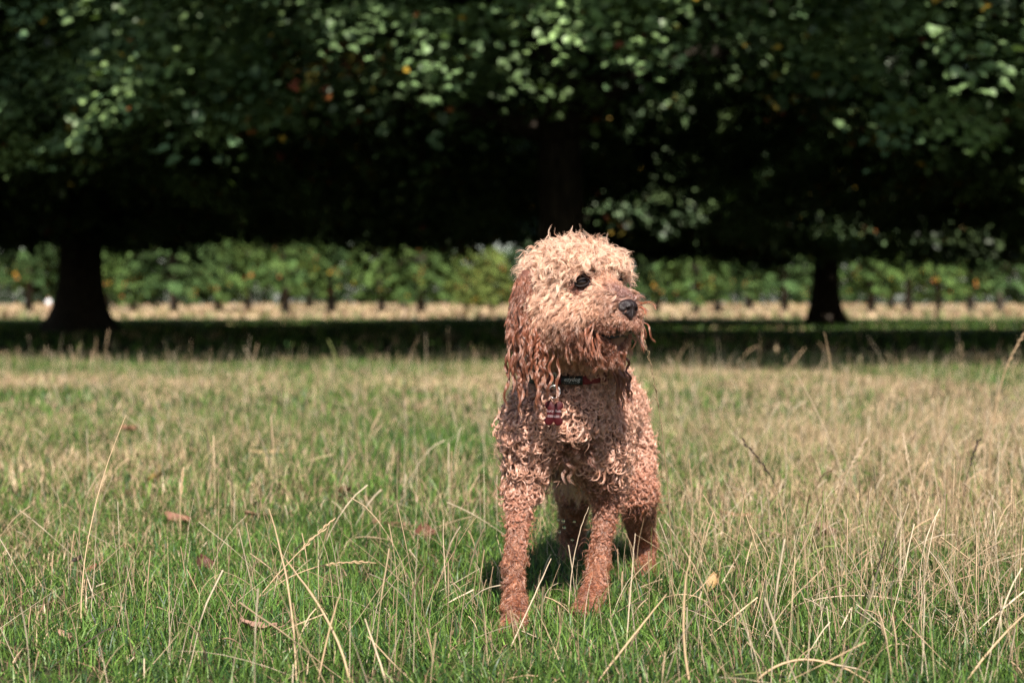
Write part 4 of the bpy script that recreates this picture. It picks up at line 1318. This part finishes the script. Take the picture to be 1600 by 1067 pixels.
# ================================================================== single stalks that stand out
def bez(p0, p1, p2, n=16):
    t = np.linspace(0, 1, n)[:, None]
    return (1 - t) ** 2 * p0 + 2 * t * (1 - t) * p1 + t * t * p2
dry_c, pale_c, dark_c, green_c = (.42, .29, .17), (.50, .38, .26), (.030, .018, .012), (.22, .24, .08)
sk = [  # base px,py ; mid ; tip ; depth base ; depth tip ; radius ; colour ; seed head ; label
    ((1222, 830), (1215, 765), (1163, 692), 3.60, 3.55, .0014, dark_c, 2, 'blackish stalk with knobbly seed head right of the dog'),
    ((1052, 905), (1038, 690), (1004, 522), 2.66, 2.42, .0009, dry_c, 1, 'tall thin stalk arching up beside the dog\'s muzzle'),
    ((1437, 850), (1436, 790), (1452, 706), 3.35, 3.35, .0012, pale_c, 0, 'upright half of a folded straw among the right-hand stems'),
    ((1476, 840), (1466, 770), (1453, 705), 3.36, 3.34, .0011, pale_c, 0, 'drooping half of a folded straw among the right-hand stems'),
    ((698, 938), (694, 870), (692, 812), 2.78, 2.78, .0013, pale_c, 0, 'short pale upright straw left of the dog\'s front leg'),
    ((548, 1085), (520, 985), (448, 876), 2.10, 2.20, .0021, dry_c, 0, 'thick out-of-focus straw leaning left in the near foreground'),
    ((463, 1085), (452, 930), (420, 795), 2.12, 2.25, .0017, dry_c, 0, 'long straight straw rising just left of the thick leaning straw'),
    ((493, 1085), (512, 995), (532, 926), 2.12, 2.14, .0016, dry_c, 0, 'short leaning straw crossing the thick blurred one'),
    ((608, 1085), (592, 1030), (570, 966), 2.12, 2.14, .0019, pale_c, 0, 'short thick straw leaning left at the bottom edge'),
    ((1082, 1085), (1068, 980), (1078, 868), 2.10, 2.12, .0022, dry_c, 0, 'thick upright straw in front right of the dog\'s paws'),
    ((918, 1085), (980, 1005), (1042, 928), 2.10, 2.20, .0019, dry_c, 0, 'thick straw slanting up right below the dog\'s right paw'),
    ((974, 1058), (983, 950), (993, 832), 2.20, 2.26, .0011, pale_c, 0, 'thin pale straight straw in front of the dog\'s paws'),
    ((797, 1010), (830, 940), (861, 872), 2.36, 2.40, .0014, pale_c, 0, 'pale straw crossing the dog\'s left-hand front paw'),
    ((888, 905), (898, 850), (920, 792), 2.60, 2.62, .0009, pale_c, 0, 'thin straw between the dog\'s two front legs'),
    ((128, 1000), (140, 830), (196, 650), 2.46, 2.60, .0012, dry_c, 0, 'tall slender straw leaning right at the left side'),
    ((283, 842), (282, 790), (286, 736), 3.50, 3.50, .0013, dry_c, 1, 'upright straw with plaited seed head right of the yellow leaf'),
    ((1215, 958), (1330, 930), (1466, 953), 2.68, 2.70, .0013, pale_c, 0, 'long straw lying almost level in the right foreground'),
    ((1170, 1075), (1265, 1030), (1385, 1085), 2.12, 2.12, .0021, dry_c, 0, 'thick bowed straw at the bottom edge on the right'),
    ((1330, 718), (1288, 655), (1243, 582), 4.3, 4.2, .0021, pale_c, 0, 'long pale straw slanting left in the right-hand meadow'),
    ((1288, 825), (1318, 750), (1351, 690), 3.5, 3.45, .0014, pale_c, 1, 'pale straw with slim seed head slanting right, right meadow'),
    ((1440, 800), (1424, 740), (1411, 682), 3.6, 3.6, .0012, pale_c, 1, 'thin straw with pale seed head left of the folded straw'),
    ((395, 945), (450, 880), (516, 816), 2.72, 2.76, .0013, dry_c, 1, 'straw with dark-edged seed head slanting right, left foreground'),
    ((398, 942), (480, 890), (577, 879), 2.76, 2.85, .0013, dry_c, 1, 'arched straw with heavy seed head bending to the right'),
    ((1495, 1085), (1560, 1000), (1620, 945), 2.10, 2.20, .0020, dry_c, 0, 'thick blurred straw slanting out of the right edge'),
    ((1545, 640), (1562, 580), (1606, 515), 4.6, 4.5, .0026, dry_c, 1, 'bent tall stalk against the dark shade at right edge'),
    ((1310, 630), (1300, 570), (1288, 520), 5.2, 5.1, .0022, dry_c, 0, 'tall stalk leaning left against the shade below right trunk'),
    ((98, 905), (108, 880), (120, 872), 2.95, 2.96, .0013, dark_c, 2, 'small blackish seed stalk in the left foreground'),
    ((1500, 830), (1510, 750), (1528, 690), 3.7, 3.7, .0012, dark_c, 2, 'dark slender stalk near the right edge')]
stalk_mats = {}
for i, (b, m_, tp, Yb, Yt, r, colr, seed, lb) in enumerate(sk):
    g = np.random.default_rng(200 + i)
    p0, p2 = P(*b, Yb), P(*tp, Yt)
    p1 = P(*m_, (Yb + Yt) / 2); p1 = 2 * p1 - .5 * (p0 + p2)
    if p0[2] > 0: p0[2] = min(p0[2], .004)
    pts = bez(p0, p1, p2, 18) + g.normal(0, .0003, (18, 3)) * np.linspace(0, 1, 18)[:, None]
    base = np.array([p0[0], p0[1], 0.0])
    if colr not in stalk_mats: stalk_mats[colr] = plain(f'stalk_{len(stalk_mats)}', colr, rough=.55, noise=.3, nscale=90, spec=.35)
    e = tag(empty('dry_grass_stalk', base), lb, 'grass stalk', 'single stalks standing out of the grass')
    V, fs = tube(pts - base, .78 * r * np.interp(np.linspace(0, 1, 18), [0, .7, 1], [1, .8, .4]), 7)
    obj('stem', np_mesh('stem', V, fs, smooth=True), stalk_mats[colr], e)
    if seed:
        mb = MB(); nk = 13 if seed == 1 else 9
        for k in range(nk):
            f = .66 + .34 * k / (nk - 1)
            c = np.array([np.interp(f * 17, range(18), pts[:, q_]) for q_ in range(3)]) - base
            T = (pts[-1] - pts[-3]); T /= np.linalg.norm(T)
            sd = np.cross(T, [0, 1, 0]) * (1 if k % 2 else -1)
            ln = (.011 if seed == 1 else .013) * g.uniform(.8, 1.2)
            tt = np.linspace(0, 1, 5)[:, None]
            pp = c + T * ln * tt + sd * (.0016 + .0012 * math.sin(k)) * np.sin(tt * 2.4)
            mb.add(*tube(pp, (.0008 if seed == 1 else .0013) * np.array([.5, 1.3, 1.5, 1, .2]) * (r / .0013), 5))
        obj('seed_head', mb.mesh('seed_head'), stalk_mats[colr], e)
